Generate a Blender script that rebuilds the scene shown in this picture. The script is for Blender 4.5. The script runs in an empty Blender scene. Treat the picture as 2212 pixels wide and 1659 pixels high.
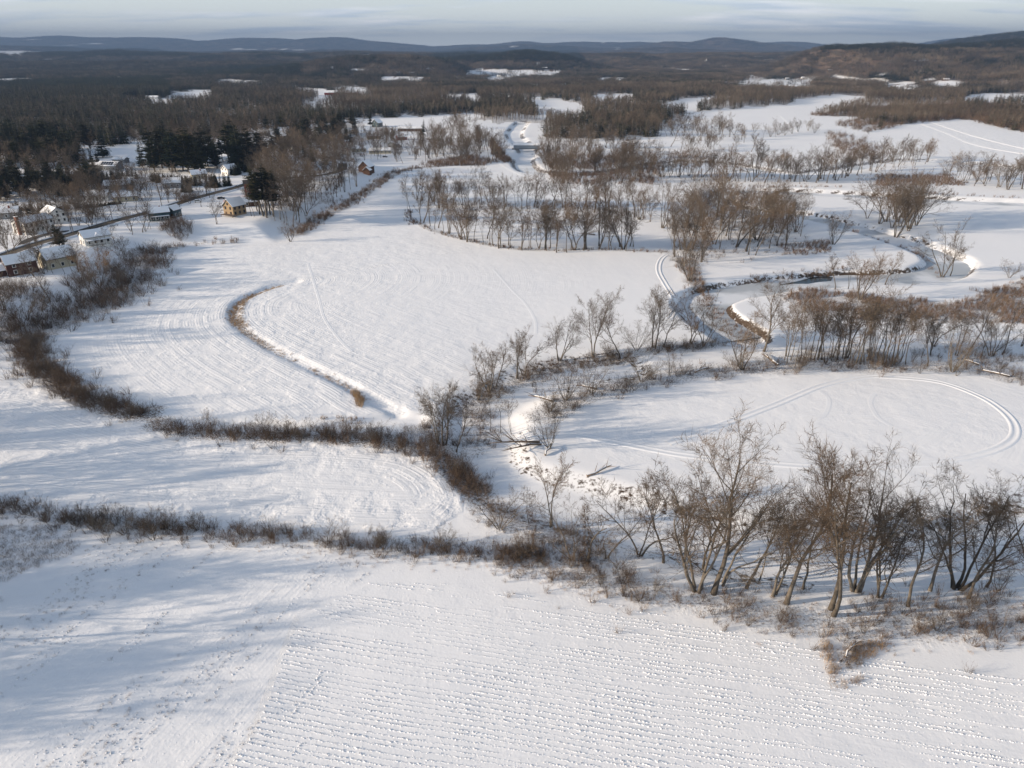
import bpy, math, random
import numpy as np
from mathutils import Vector, Matrix

# ------------------------------------------------------------------ camera, sky, sun
SC = bpy.context.scene
COL = SC.collection
FP = 1533.0            # focal length in units of a 2212 px wide picture
CX, CY, HOR = 1106.0, 829.5, 112.0
CAMH = 85.0
PITCH = math.atan((CY - HOR) / FP)
cam_d = bpy.data.cameras.new("camera")
cam = bpy.data.objects.new("camera", cam_d); COL.objects.link(cam)
cam.location = (0, 0, CAMH)
cam.rotation_euler = (math.pi / 2 - PITCH, 0, 0)
cam_d.sensor_width = 36.0
cam_d.lens = 36.0 * FP / 2212.0
cam_d.clip_end = 60000.0
cam_d.clip_start = 1.0
SC.camera = cam

SUN_EL = math.radians(14.0)
SUN_AZ = math.atan2(-0.985, -0.17)       # compass-like angle from +Y towards +X of where the sun stands
sun_dir = Vector((math.sin(SUN_AZ) * math.cos(SUN_EL), math.cos(SUN_AZ) * math.cos(SUN_EL), math.sin(SUN_EL)))
sl = bpy.data.lights.new("sun", 'SUN'); sl.energy = 5.0; sl.angle = math.radians(0.5); sl.color = (1.0, 0.83, 0.64)
so = bpy.data.objects.new("sun", sl); COL.objects.link(so)
so.rotation_euler = (-sun_dir).to_track_quat('-Z', 'Y').to_euler()
so.location = (-300, -60, 200)

W = bpy.data.worlds.new("World"); SC.world = W; W.use_nodes = True
wn, wl = W.node_tree.nodes, W.node_tree.links
wn.clear()
wout = wn.new('ShaderNodeOutputWorld'); wbg = wn.new('ShaderNodeBackground')
sky = wn.new('ShaderNodeTexSky'); sky.sky_type = 'NISHITA'; sky.sun_disc = False
sky.sun_elevation = SUN_EL; sky.sun_rotation = SUN_AZ % (2 * math.pi)
sky.altitude = 100; sky.air_density = 1.0; sky.dust_density = 0.6; sky.ozone_density = 2.0
wbg.inputs[1].default_value = 0.069
# a flat layer of broken cloud some 2 km up, seen at a low angle
tc = wn.new('ShaderNodeTexCoord'); sep = wn.new('ShaderNodeSeparateXYZ')
wl.new(tc.outputs['Generated'], sep.inputs[0])
def wmath(op, a, b=None, c=None):
    n = wn.new('ShaderNodeMath'); n.operation = op
    for i, v in enumerate((a, b, c)):
        if v is None: continue
        if isinstance(v, (int, float)): n.inputs[i].default_value = v
        else: wl.new(v, n.inputs[i])
    return n.outputs[0]
zc = wmath('MAXIMUM', sep.outputs[2], 0.0)
zz = wmath('ADD', zc, 0.09)
cmb = wn.new('ShaderNodeCombineXYZ')
wl.new(wmath('DIVIDE', sep.outputs[0], zz), cmb.inputs[0]); wl.new(wmath('DIVIDE', sep.outputs[1], zz), cmb.inputs[1])
cn = wn.new('ShaderNodeTexNoise'); cn.inputs['Scale'].default_value = 0.8; cn.inputs['Detail'].default_value = 9.0; cn.inputs['Roughness'].default_value = 0.56
mp = wn.new('ShaderNodeMapping'); mp.inputs['Location'].default_value = (13.0, 5.0, 0.0); mp.inputs['Scale'].default_value = (0.45, 1.0, 1.0)
wl.new(cmb.outputs[0], mp.inputs[0]); wl.new(mp.outputs[0], cn.inputs['Vector'])
cr = wn.new('ShaderNodeValToRGB'); cr.color_ramp.elements[0].position = 0.475; cr.color_ramp.elements[1].position = 0.58
wl.new(cn.outputs[0], cr.inputs[0])
cov = wmath('MULTIPLY', cr.outputs[0], wmath('SMOOTH_MIN', 1.0, wmath('MULTIPLY', zc, 45.0), 0.3))
cov = wmath('MULTIPLY', cov, 0.85)
cn2 = wn.new('ShaderNodeTexNoise'); cn2.inputs['Scale'].default_value = 2.0; cn2.inputs['Detail'].default_value = 6.0
wl.new(mp.outputs[0], cn2.inputs['Vector'])
ccol = wn.new('ShaderNodeMix'); ccol.data_type = 'RGBA'
ccol.inputs[6].default_value = (8.0, 9.2, 10.8, 1); ccol.inputs[7].default_value = (16.0, 15.6, 15.2, 1)
wl.new(wmath('MULTIPLY', wmath('MAXIMUM', wmath('SUBTRACT', cn2.outputs[0], 0.42), 0.0), 3.2), ccol.inputs[0])
cmix = wn.new('ShaderNodeMix'); cmix.data_type = 'RGBA'
vmix = wn.new('ShaderNodeMix'); vmix.data_type = 'RGBA'      # thin high veil
wl.new(wmath('ADD', 0.0, wmath('MULTIPLY', 0.8, wmath('POWER', 2.718, wmath('MULTIPLY', zc, -14.0)))), vmix.inputs[0]); wl.new(sky.outputs[0], vmix.inputs[6]); vmix.inputs[7].default_value = (20.0, 20.6, 20.8, 1)
wl.new(cov, cmix.inputs[0]); wl.new(vmix.outputs[2], cmix.inputs[6]); wl.new(ccol.outputs[2], cmix.inputs[7])
wl.new(cmix.outputs[2], wbg.inputs[0]); wl.new(wbg.outputs[0], wout.inputs[0])

SC.view_settings.view_transform = 'Standard'; SC.view_settings.look = 'None'
SC.view_settings.gamma = 1.0; SC.view_settings.use_curve_mapping = False
SC.view_settings.exposure = 0.80
SC.render.engine = 'CYCLES'
SC.cycles.max_bounces = 4; SC.cycles.diffuse_bounces = 2; SC.cycles.volume_bounces = 0
SC.cycles.use_denoising = True

R0 = random.Random(11)
NR = np.random.default_rng(5)

# ------------------------------------------------------------------ small maths
CP, SP = math.cos(PITCH), math.sin(PITCH)
def ray(px, py):
    u, v = (px - CX) / FP, (CY - py) / FP
    return u, CP + v * SP, -SP + v * CP
def flat(px, py, z=0.0):
    dx, dy, dz = ray(px, py)
    t = (CAMH - z) / -dz
    return dx * t, dy * t
def project(x, y, z):
    zc_ = z - CAMH
    d = y * CP - zc_ * SP
    v = y * SP + zc_ * CP
    d = np.maximum(d, 0.01)
    return CX + FP * x / d, CY - FP * v / d, d
def smooth(t):
    t = np.clip(t, 0, 1); return t * t * (3 - 2 * t)
def hash2(ix, iy, s):
    n = (ix.astype(np.int64) * 374761393 + iy.astype(np.int64) * 668265263 + s * 974711) & 0x7fffffff
    n = ((n ^ (n >> 13)) * 1274126177) & 0x7fffffff
    return ((n ^ (n >> 16)) & 0xffff) / 65535.0
def vnoise(x, y, s=0):
    ix, iy = np.floor(x), np.floor(y)
    fx, fy = smooth(x - ix), smooth(y - iy)
    a, b = hash2(ix, iy, s), hash2(ix + 1, iy, s)
    c, d = hash2(ix, iy + 1, s), hash2(ix + 1, iy + 1, s)
    return (a * (1 - fx) + b * fx) * (1 - fy) + (c * (1 - fx) + d * fx) * fy
def fbm(x, y, o=4, s=0):
    r = np.zeros_like(np.asarray(x, float)); amp = 0.5
    for k in range(o):
        r = r + amp * vnoise(x * 2 ** k, y * 2 ** k, s + k * 17); amp *= 0.5
    return r
def poly_dist(x, y, pts):
    """distance to a polyline, signed side (+ = left of travel), length along"""
    best = np.full(np.shape(x), 1e18); side = np.zeros(np.shape(x)); along = np.zeros(np.shape(x)); acc = 0.0
    for (ax, ay), (bx, by) in zip(pts[:-1], pts[1:]):
        ex, ey = bx - ax, by - ay
        L2 = ex * ex + ey * ey + 1e-9; L = math.sqrt(L2)
        t = np.clip(((x - ax) * ex + (y - ay) * ey) / L2, 0, 1)
        dx, dy = x - (ax + t * ex), y - (ay + t * ey)
        d = dx * dx + dy * dy
        m = d < best
        best = np.where(m, d, best)
        side = np.where(m, np.sign(ex * dy - ey * dx), side)
        along = np.where(m, acc + t * L, along)
        acc += L
    return np.sqrt(best), side, along
def near_dist(x, y, pts, far, full=False):
    """distance to a polyline, worked out only within its neighbourhood"""
    px_ = [p[0] for p in pts]; py_ = [p[1] for p in pts]
    k = (x > min(px_) - far) & (x < max(px_) + far) & (y > min(py_) - far) & (y < max(py_) + far)
    d = np.full(np.shape(x), 1e6); sd = np.zeros(np.shape(x))
    if k.any():
        a, b, c = poly_dist(x[k], y[k], pts); d[k] = a; sd[k] = b
    return (d, sd) if full else d
def in_poly(x, y, pts):
    r = np.zeros(np.shape(x), bool)
    n = len(pts)
    for i in range(n):
        x1, y1 = pts[i]; x2, y2 = pts[(i + 1) % n]
        c = ((y1 > y) != (y2 > y)) & (x < (x2 - x1) * (y - y1) / (y2 - y1 + 1e-12) + x1)
        r ^= c
    return r
def curve(pts, n=6):
    """Catmull-Rom through the points"""
    P = [pts[0]] + list(pts) + [pts[-1]]; out = []
    for i in range(1, len(P) - 2):
        p0, p1, p2, p3 = [np.array(P[j], float) for j in (i - 1, i, i + 1, i + 2)]
        for k in range(n):
            t = k / n
            out.append(tuple(0.5 * ((2 * p1) + (-p0 + p2) * t + (2 * p0 - 5 * p1 + 4 * p2 - p3) * t * t + (-p0 + 3 * p1 - 3 * p2 + p3) * t ** 3)))
    out.append(tuple(pts[-1]))
    return out
def FL(pts, z=0.0, n=0):
    w = [flat(a, b, z) for a, b in pts]
    return curve(w, n) if n else w

# ------------------------------------------------------------------ lie of the land
TERR_EDGE = [(-160, 760), (-60, 735), (75, 719), (140, 682), (250, 640), (298, 592), (312, 556), (345, 540), (430, 529), (600, 526),
             (640, 507), (690, 472), (760, 432), (820, 392), (870, 366)]
terr_poly = FL(TERR_EDGE) + [(-150, 640), (-260, 820), (-1500, 820), (-1500, 150)]
RIVER = FL([(2420, 446), (2212, 437), (2100, 433), (2010, 428), (1930, 424), (1830, 418), (1720, 413), (1620, 410), (1565, 416), (1550, 430), (1580, 446),
            (1660, 458), (1745, 464), (1840, 486), (1930, 512), (2010, 540), (2050, 566), (2020, 588), (1950, 596), (1850, 598), (1740, 606),
            (1620, 620), (1540, 636), (1512, 652), (1535, 682), (1600, 722)], n=5)
BROOK = FL([(1130, 262), (1118, 275), (1110, 292), (1130, 310), (1140, 325), (1130, 348), (1150, 368), (1220, 374), (1300, 372), (1380, 360), (1450, 350), (1560, 352), (1700, 372), (1790, 368), (1900, 352), (2000, 345), (2300, 372)], n=5)
SLOUGH = FL([(1330, 790), (1212, 805), (1122, 836), (1050, 880), (1046, 935), (1046, 990), (1075, 1030), (1158, 1062), (1260, 1088), (1380, 1125), (1560, 1165),
             (1750, 1190), (1950, 1200), (2120, 1185), (2260, 1140), (2420, 1080)], n=5)
DITCH = FL([(640, 607), (600, 615), (556, 630), (514, 652), (502, 680), (520, 708), (580, 748), (650, 783), (700, 808), (750, 832), (800, 862), (860, 890)], n=5)
DITCH2 = FL([(900, 905), (840, 905), (700, 925), (560, 920), (400, 915)], n=4)
CHANNELS = [(RIVER, 8.0, 3.2, 2.5), (BROOK, 5.5, 7.0, 2.0), (SLOUGH, 5.0, 8.0, 1.6), (DITCH, 0.8, 2.2, 0.7), (DITCH2, 1.0, 3.0, 0.9)]
# ridges: distance, front width, back width, crest outline (picture x, picture y), lowered by the trees that stand on it
RIDGES = [
    (17000, 3300, 3000, 16, [(-300, 84), (0, 80), (109, 78), (272, 83), (370, 82), (442, 88), (544, 85), (666, 84), (748, 83), (800, 90), (936, 99), (1065, 95), (1116, 90), (1201, 91), (1286, 89), (1354, 91), (1426, 90), (1500, 93), (1600, 96), (1725, 91), (1776, 100), (1900, 106), (2004, 96), (2051, 79), (2080, 84), (2130, 96), (2500, 90)]),
    (12500, 1900, 2200, 16, [(900, 112), (1116, 97), (1180, 95), (1290, 103), (1360, 104), (1426, 88), (1490, 91), (1552, 81), (1606, 88), (1664, 95), (1720, 104), (1800, 112)]),
    (9500, 1600, 1500, 14, [(-300, 96), (0, 97), (180, 106), (270, 104), (350, 112), (560, 110), (700, 108), (830, 112), (1000, 111), (1200, 108), (1320, 110), (1420, 99), (1470, 104), (1560, 108), (1740, 112)]),
    (5200, 700, 800, 14, [(-300, 112), (60, 118), (150, 113), (230, 106), (300, 113), (400, 122), (600, 124)]),
    (5000, 700, 600, 16, [(1900, 112), (2010, 95), (2060, 84), (2140, 71), (2191, 64), (2230, 66), (2500, 60)]),
    (4300, 500, 500, 14, [(1180, 140), (1300, 134), (1340, 122), (1380, 128), (1450, 132), (1540, 122), (1600, 126), (1680, 130), (1800, 136)]),
    (3700, 420, 380, 15, [(930, 130), (963, 121), (1050, 116), (1110, 107), (1150, 104), (1201, 109), (1240, 121), (1303, 138), (1340, 150)]),
    (3000, 420, 320, 15, [(540, 150), (600, 140), (700, 124), (800, 118), (895, 115), (963, 123), (1010, 146), (1060, 170)]),
    (3000, 760, 560, 16, [(1640, 168), (1700, 150), (1745, 126), (1766, 113), (1790, 98), (1813, 93), (1851, 95), (1919, 92), (1970, 89), (2004, 94), (2055, 97), (2106, 92), (2174, 85), (2212, 80), (2400, 66), (3200, 40)]),
    (1900, 260, 300, 14, [(2040, 226), (2120, 190), (2212, 160), (2330, 140), (2700, 110)]),
]
def height(x, y):
    x = np.asarray(x, float); y = np.asarray(y, float)
    h = (fbm(x / 60, y / 60, 2, 3) - 0.4) * 0.7 + (fbm(x / 13, y / 13, 2, 8) - 0.4) * 0.16
    near = (y < 900)
    d = near_dist(x, y, terr_poly[:-3], 45)
    ins = in_poly(x, y, terr_poly)
    h = h + np.where(ins, 5.0 * smooth(d / 26.0), 0.0) * smooth((820 - y) / 160)
    for pts, hw, bw, dep in CHANNELS:
        d = near_dist(x, y, pts, hw + bw + 4)
        d = d + (fbm(x / 9, y / 9, 2, 21) - 0.4) * 3.0 * min(1.0, hw / 5)
        h = h - dep * (1 - smooth((d - hw) / bw))
    hills = np.zeros_like(h)
    for Y0, wf, wb, low, crest in RIDGES:
        cx = np.array([(c[0] - CX) / FP for c in crest]); cy = np.array([c[1] for c in crest], float)
        py = np.interp(x / (Y0 * CP), cx, cy)         # crest line at that distance
        v = (CY - py) / FP
        top = CAMH + Y0 * (-SP + v * CP) / (CP + v * SP) - low
        u = (y - Y0) + (fbm(x / (wf * .8), y / (wf * .8), 2, 31) - 0.4) * wf * 0.5
        prof = np.where(u < 0, np.exp(-(u / wf) ** 2 * 1.3), np.exp(-(u / wb) ** 2))
        top = np.maximum(top, 0) * (0.93 + 0.16 * fbm(x / (wf * .35), y / (wf * .35), 3, 41))
        top = top + np.where(top > 20, (fbm(x / (Y0 * .045), y / (Y0 * .15), 3, 47) - .45) * Y0 * .006, 0)
        hills = np.maximum(hills, top * prof)
    return h + hills
def height_px(x, y, z, top_py):
    """height of an upright thing at (x,y,z) whose top shows at picture row top_py"""
    dx, dy, dz = ray(CX, top_py)
    return CAMH + dz * (y / dy) - z

# ------------------------------------------------------------------ materials
def mat(name, rgb, rough=0.8, var=0.0, noise=0.0, nscale=1.0, spec=0.2, rnd=0.0, hue=None):
    m = bpy.data.materials.new(name); m.use_nodes = True
    nt = m.node_tree; b = nt.nodes['Principled BSDF']
    b.inputs['Base Color'].default_value = (*rgb, 1); b.inputs['Roughness'].default_value = rough
    b.inputs['Specular IOR Level'].default_value = spec
    if noise or rnd:
        hsv = nt.nodes.new('ShaderNodeHueSaturation'); hsv.inputs['Color'].default_value = (*rgb, 1)
        val = None
        if rnd:
            oi = nt.nodes.new('ShaderNodeObjectInfo'); mr = nt.nodes.new('ShaderNodeMapRange')
            mr.inputs[3].default_value = 1 - rnd; mr.inputs[4].default_value = 1 + rnd
            nt.links.new(oi.outputs['Random'], mr.inputs[0]); val = mr.outputs[0]
            if hue:
                mx = nt.nodes.new('ShaderNodeMix'); mx.data_type = 'RGBA'
                mx.inputs[6].default_value = (*rgb, 1); mx.inputs[7].default_value = (*hue, 1)
                m2 = nt.nodes.new('ShaderNodeMath'); m2.operation = 'MULTIPLY'; m2.inputs[1].default_value = 7.31
                m3 = nt.nodes.new('ShaderNodeMath'); m3.operation = 'FRACT'
                nt.links.new(oi.outputs['Random'], m2.inputs[0]); nt.links.new(m2.outputs[0], m3.inputs[0]); nt.links.new(m3.outputs[0], mx.inputs[0])
                nt.links.new(mx.outputs[2], hsv.inputs['Color'])
        if noise:
            tn = nt.nodes.new('ShaderNodeTexNoise'); tn.inputs['Scale'].default_value = nscale; tn.inputs['Detail'].default_value = 4
            t2 = nt.nodes.new('ShaderNodeTexCoord'); nt.links.new(t2.outputs['Object'], tn.inputs['Vector'])
            mr2 = nt.nodes.new('ShaderNodeMapRange'); mr2.inputs[1].default_value = 0.25; mr2.inputs[2].default_value = 0.75
            mr2.inputs[3].default_value = 1 - noise; mr2.inputs[4].default_value = 1 + noise
            nt.links.new(tn.outputs[0], mr2.inputs[0])
            if val is None: val = mr2.outputs[0]
            else:
                mm = nt.nodes.new('ShaderNodeMath'); mm.operation = 'MULTIPLY'
                nt.links.new(val, mm.inputs[0]); nt.links.new(mr2.outputs[0], mm.inputs[1]); val = mm.outputs[0]
        nt.links.new(val, hsv.inputs['Value']); nt.links.new(hsv.outputs[0], b.inputs['Base Color'])
    return m
M = {
    'bark': mat('bark', (0.098, 0.082, 0.066), 0.9, noise=0.4, nscale=1.5, rnd=0.3, hue=(0.135, 0.118, 0.098)),
    'twig': mat('twig', (0.128, 0.090, 0.061), 0.9, rnd=0.35, hue=(0.108, 0.087, 0.067)),
    'twig_far': mat('twig_far', (0.108, 0.094, 0.074), 0.9, rnd=0.35, hue=(0.118, 0.090, 0.066)),
    'willow': mat('willow', (0.24, 0.135, 0.05), 0.9, rnd=0.1),
    'brush': mat('brush', (0.125, 0.086, 0.058), 0.9, rnd=0.4, hue=(0.115, 0.082, 0.060)),
    'red_brush': mat('red_brush', (0.175, 0.108, 0.068), 0.9, rnd=0.3, hue=(0.14, 0.10, 0.07)),
    'dry_grass': mat('dry_grass', (0.34, 0.235, 0.13), 0.9, rnd=0.3, hue=(0.25, 0.16, 0.09)),
    'weed': mat('weed', (0.20, 0.14, 0.095), 0.9, rnd=0.35, hue=(0.14, 0.105, 0.085)),
    'pine': mat('pine', (0.022, 0.030, 0.013), 0.85, rnd=0.4, hue=(0.052, 0.048, 0.016)),
    'spruce': mat('spruce', (0.018, 0.028, 0.016), 0.85, rnd=0.3, hue=(0.030, 0.034, 0.013)),
    'snow': mat('snow_cover', (0.86, 0.87, 0.89), 0.55, noise=0.03, nscale=0.6),
    'glass': mat('window_glass', (0.02, 0.025, 0.03), 0.12, spec=0.6),
    'white': mat('white_paint', (0.74, 0.73, 0.70), 0.6, noise=0.05, nscale=2),
    'cream': mat('cream_paint', (0.42, 0.38, 0.28), 0.65, noise=0.06, nscale=2),
    'tan': mat('tan_siding', (0.30, 0.215, 0.125), 0.7, noise=0.1, nscale=2),
    'darkred': mat('dark_red_siding', (0.060, 0.026, 0.022), 0.7, noise=0.12, nscale=2),
    'barnred': mat('barn_red_siding', (0.26, 0.042, 0.032), 0.7, noise=0.12, nscale=2),
    'teal': mat('teal_siding', (0.050, 0.080, 0.088), 0.7, noise=0.1, nscale=2),
    'grey': mat('grey_siding', (0.22, 0.23, 0.24), 0.7, noise=0.1, nscale=2),
    'brownsiding': mat('brown_siding', (0.085, 0.045, 0.028), 0.75, noise=0.15, nscale=2),
    'brick': mat('brick_red', (0.20, 0.085, 0.06), 0.85, noise=0.2, nscale=5),
    'stone': mat('stone', (0.2, 0.18, 0.16), 0.9, noise=0.3, nscale=3),
    'shingle': mat('dark_shingle', (0.05, 0.05, 0.055), 0.8, noise=0.2, nscale=4),
    'solar': mat('solar_panel', (0.006, 0.008, 0.018), 0.15, spec=0.6),
    'asphalt': mat('asphalt', (0.085, 0.080, 0.078), 0.9, noise=0.35, nscale=0.35),
    'yellow_line': mat('yellow_paint', (0.45, 0.30, 0.05), 0.8),
    'pole': mat('weathered_pole', (0.13, 0.10, 0.08), 0.9, noise=0.2, nscale=3),
    'carwhite': mat('white_car_paint', (0.7, 0.7, 0.7), 0.3, spec=0.5),
    'carred': mat('red_car_paint', (0.22, 0.02, 0.02), 0.3, spec=0.5),
    'cardark': mat('dark_car_paint', (0.03, 0.035, 0.045), 0.3, spec=0.5),
    'rubber': mat('tyre_rubber', (0.02, 0.02, 0.02), 0.9),
    'deadwood': mat('dead_wood', (0.17, 0.13, 0.10), 0.9, noise=0.3, nscale=3),
    'bridge': mat('bridge_boards', (0.26, 0.29, 0.32), 0.8, noise=0.12, nscale=1.5),
}
def attr(nt, name):
    a = nt.nodes.new('ShaderNodeAttribute'); a.attribute_name = name; return a.outputs['Fac']
def ground_material():
    m = bpy.data.materials.new('snow_ground'); m.use_nodes = True
    nt = m.node_tree; N, L = nt.nodes, nt.links
    b = N['Principled BSDF']; b.inputs['Roughness'].default_value = 0.6; b.inputs['Specular IOR Level'].default_value = 0.15
    geo = N.new('ShaderNodeNewGeometry')
    def noise(scale, det=4, rough=0.55, vec=None):
        n = N.new('ShaderNodeTexNoise'); n.inputs['Scale'].default_value = scale; n.inputs['Detail'].default_value = det; n.inputs['Roughness'].default_value = rough
        L.new(vec or geo.outputs['Position'], n.inputs['Vector']); return n.outputs[0]
    def math_(op, a, b_=None, c=None):
        n = N.new('ShaderNodeMath'); n.operation = op
        for i, v in enumerate((a, b_, c)):
            if v is None: continue
            if isinstance(v, (int, float)): n.inputs[i].default_value = v
            else: L.new(v, n.inputs[i])
        return n.outputs[0]
    def ramp(v, a, b_, lo=0.0, hi=1.0):
        n = N.new('ShaderNodeMapRange'); n.interpolation_type = 'SMOOTHSTEP'
        n.inputs[1].default_value = a; n.inputs[2].default_value = b_; n.inputs[3].default_value = lo; n.inputs[4].default_value = hi
        L.new(v, n.inputs[0]); return n.outputs[0]
    def mix(f, a, b_):
        n = N.new('ShaderNodeMix'); n.data_type = 'RGBA'
        if isinstance(f, (int, float)): n.inputs[0].default_value = f
        else: L.new(f, n.inputs[0])
        for i, v in ((6, a), (7, b_)):
            if isinstance(v, tuple): n.inputs[i].default_value = (*v, 1)
            else: L.new(v, n.inputs[i])
        return n.outputs[2]
    rowd, rowa = attr(nt, 'rowd'), attr(nt, 'rowa')
    litter, soil = attr(nt, 'litter'), attr(nt, 'soil')
    big = noise(0.02, 4)
    snow = mix(big, (0.84, 0.85, 0.875), (0.89, 0.89, 0.895))
    # leaf litter and stems poking through the snow
    ln = noise(2.2, 6, 0.75)
    lit = math_('MULTIPLY', ramp(math_('ADD', ln, math_('MULTIPLY', litter, 0.30)), 0.66, 0.88), ramp(litter, 0.0, 0.25))
    col = mix(lit, snow, mix(noise(0.6, 3), (0.17, 0.115, 0.075), (0.10, 0.075, 0.058)))
    sn = noise(0.8, 5, 0.65)
    sf = math_('MULTIPLY', ramp(math_('ADD', sn, math_('MULTIPLY', soil, 0.5)), 0.62, 0.78), ramp(soil, 0.02, 0.2))
    col = mix(sf, col, mix(noise(2.0, 4), (0.035, 0.026, 0.020), (0.11, 0.075, 0.05)))
    # straw-coloured stubble along the tilled lines
    L.new(col, b.inputs['Base Color'])
    # relief: drifts, ripples, footprint-like dimples, tilled rows
    wob = math_('MULTIPLY', math_('SUBTRACT', noise(0.12, 2), 0.5), 0.7)
    rv = math_('ADD', rowd, wob)
    s1 = math_('SINE', math_('MULTIPLY', rv, 2 * math.pi / 3.1))
    s2 = math_('SINE', math_('MULTIPLY', rv, 2 * math.pi / 0.95))
    sep_ = N.new('ShaderNodeCombineXYZ'); L.new(math_('MULTIPLY', rowd, 0.55), sep_.inputs[0])
    rownoise = noise(1.0, 5, 0.7, sep_.outputs[0])
    gap = ramp(noise(0.15, 4), 0.33, 0.60)
    rows = math_('MULTIPLY', math_('MULTIPLY', rowa, gap), math_('ADD', math_('MULTIPLY', s1, 0.03), math_('ADD', math_('MULTIPLY', s2, 0.022), math_('MULTIPLY', rownoise, 0.55))))
    n1 = math_('MULTIPLY', noise(0.35, 5, 0.6), 0.07)
    n2 = math_('MULTIPLY', noise(2.4, 4, 0.65), 0.035)
    n3 = math_('MULTIPLY', ramp(noise(1.7, 2), 0.62, 0.72), 0.025)
    rough = math_('MULTIPLY', math_('MULTIPLY', litter, noise(0.9, 5, 0.7)), 0.45)
    hgt = math_('ADD', math_('ADD', rows, n1), math_('ADD', math_('ADD', n2, n3), rough))
    bp = N.new('ShaderNodeBump'); bp.inputs['Strength'].default_value = 0.75; bp.inputs['Distance'].default_value = 1.0
    L.new(hgt, bp.inputs['Height']); L.new(bp.outputs[0], b.inputs['Normal'])
    return m
def stand_tone(m, lo, hi, scale):
    nt = m.node_tree; b = nt.nodes['Principled BSDF']; src = b.inputs['Base Color'].links[0].from_socket
    oi = nt.nodes.new('ShaderNodeNewGeometry'); tn = nt.nodes.new('ShaderNodeTexNoise'); tn.inputs['Scale'].default_value = scale; tn.inputs['Detail'].default_value = 4
    nt.links.new(oi.outputs['Position'], tn.inputs['Vector'])
    mr = nt.nodes.new('ShaderNodeMapRange'); mr.inputs[1].default_value = .35; mr.inputs[2].default_value = .65; nt.links.new(tn.outputs[0], mr.inputs[0])
    mx = nt.nodes.new('ShaderNodeMix'); mx.data_type = 'RGBA'; mx.inputs[6].default_value = (*lo, 1); mx.inputs[7].default_value = (*hi, 1); nt.links.new(mr.outputs[0], mx.inputs[0])
    mu = nt.nodes.new('ShaderNodeMix'); mu.data_type = 'RGBA'; mu.blend_type = 'MULTIPLY'; mu.inputs[0].default_value = 1.0
    nt.links.new(src, mu.inputs[6]); nt.links.new(mx.outputs[2], mu.inputs[7]); nt.links.new(mu.outputs[2], b.inputs['Base Color'])
stand_tone(M['twig_far'], (.62, .60, .58), (1.40, 1.36, 1.32), .006)
M['ground'] = ground_material()

# ------------------------------------------------------------------ object helpers
def tag(o, label=None, cat=None, group=None, kind=None):
    if label: o['label'] = label
    if cat: o['category'] = cat
    if group: o['group'] = group
    if kind: o['kind'] = kind
    return o
def mesh_from(name, V, F, m=None, smooth_=False):
    me = bpy.data.meshes.new(name)
    me.from_pydata(V, [], F); me.update()
    if m:
        for mm in (m if isinstance(m, (list, tuple)) else [m]): me.materials.append(mm)
    if smooth_: me.polygons.foreach_set('use_smooth', [True] * len(me.polygons))
    return me
def link(name, me, parent=None, loc=None):
    o = bpy.data.objects.new(name, me); COL.objects.link(o)
    if parent: o.parent = parent
    if loc: o.location = loc
    return o
def empty(name, loc, rz=0.0, sc=1.0):
    o = bpy.data.objects.new(name, None); COL.objects.link(o)
    o.location = loc; o.rotation_euler = (0, 0, rz); o.scale = (sc, sc, sc); o.empty_display_size = 0.5
    return o
class MB:
    def __init__(s): s.V, s.F = [], []
    def quad(s, a, b, c, d):
        n = len(s.V); s.V += [tuple(a), tuple(b), tuple(c), tuple(d)]; s.F.append((n, n + 1, n + 2, n + 3))
    def tri(s, a, b, c):
        n = len(s.V); s.V += [tuple(a), tuple(b), tuple(c)]; s.F.append((n, n + 1, n + 2))
    def box(s, x0, x1, y0, y1, z0, z1, M_=None):
        n = len(s.V)
        P = [(x0, y0, z0), (x1, y0, z0), (x1, y1, z0), (x0, y1, z0), (x0, y0, z1), (x1, y0, z1), (x1, y1, z1), (x0, y1, z1)]
        if M_: P = [tuple(M_ @ Vector(p)) for p in P]
        s.V += P
        s.F += [tuple(n + i for i in f) for f in ((0, 3, 2, 1), (4, 5, 6, 7), (0, 1, 5, 4), (1, 2, 6, 5), (2, 3, 7, 6), (3, 0, 4, 7))]
    def prism(s, prof, y0, y1):
        """profile in x,z swept along y"""
        n = len(s.V); k = len(prof)
        s.V += [(p[0], y0, p[1]) for p in prof] + [(p[0], y1, p[1]) for p in prof]
        s.F.append(tuple(n + i for i in range(k))); s.F.append(tuple(n + k + i for i in reversed(range(k))))
        for i in range(k):
            j = (i + 1) % k; s.F.append((n + i, n + k + i, n + k + j, n + j))
    def tube(s, pts, rad, sides, cap=True):
        n0 = len(s.V); m = len(pts)
        for i, p in enumerate(pts):
            a = pts[min(i + 1, m - 1)] - pts[max(i - 1, 0)]
            if a.length < 1e-9: a = Vector((0, 0, 1))
            a.normalize()
            q = Vector((1, 0, 0)) if abs(a.x) < 0.8 else Vector((0, 1, 0))
            u = a.cross(q).normalized(); w = a.cross(u)
            for k in range(sides):
                t = 2 * math.pi * k / sides
                s.V.append(tuple(p + u * (math.cos(t) * rad[i]) + w * (math.sin(t) * rad[i])))
        for i in range(m - 1):
            for k in range(sides):
                k2 = (k + 1) % sides
                s.F.append((n0 + i * sides + k, n0 + i * sides + k2, n0 + (i + 1) * sides + k2, n0 + (i + 1) * sides + k))
        if cap:
            s.F.append(tuple(n0 + (m - 1) * sides + k for k in range(sides)))
    def mesh(s, name, m, smooth_=False): return mesh_from(name, s.V, s.F, m, smooth_)

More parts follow.
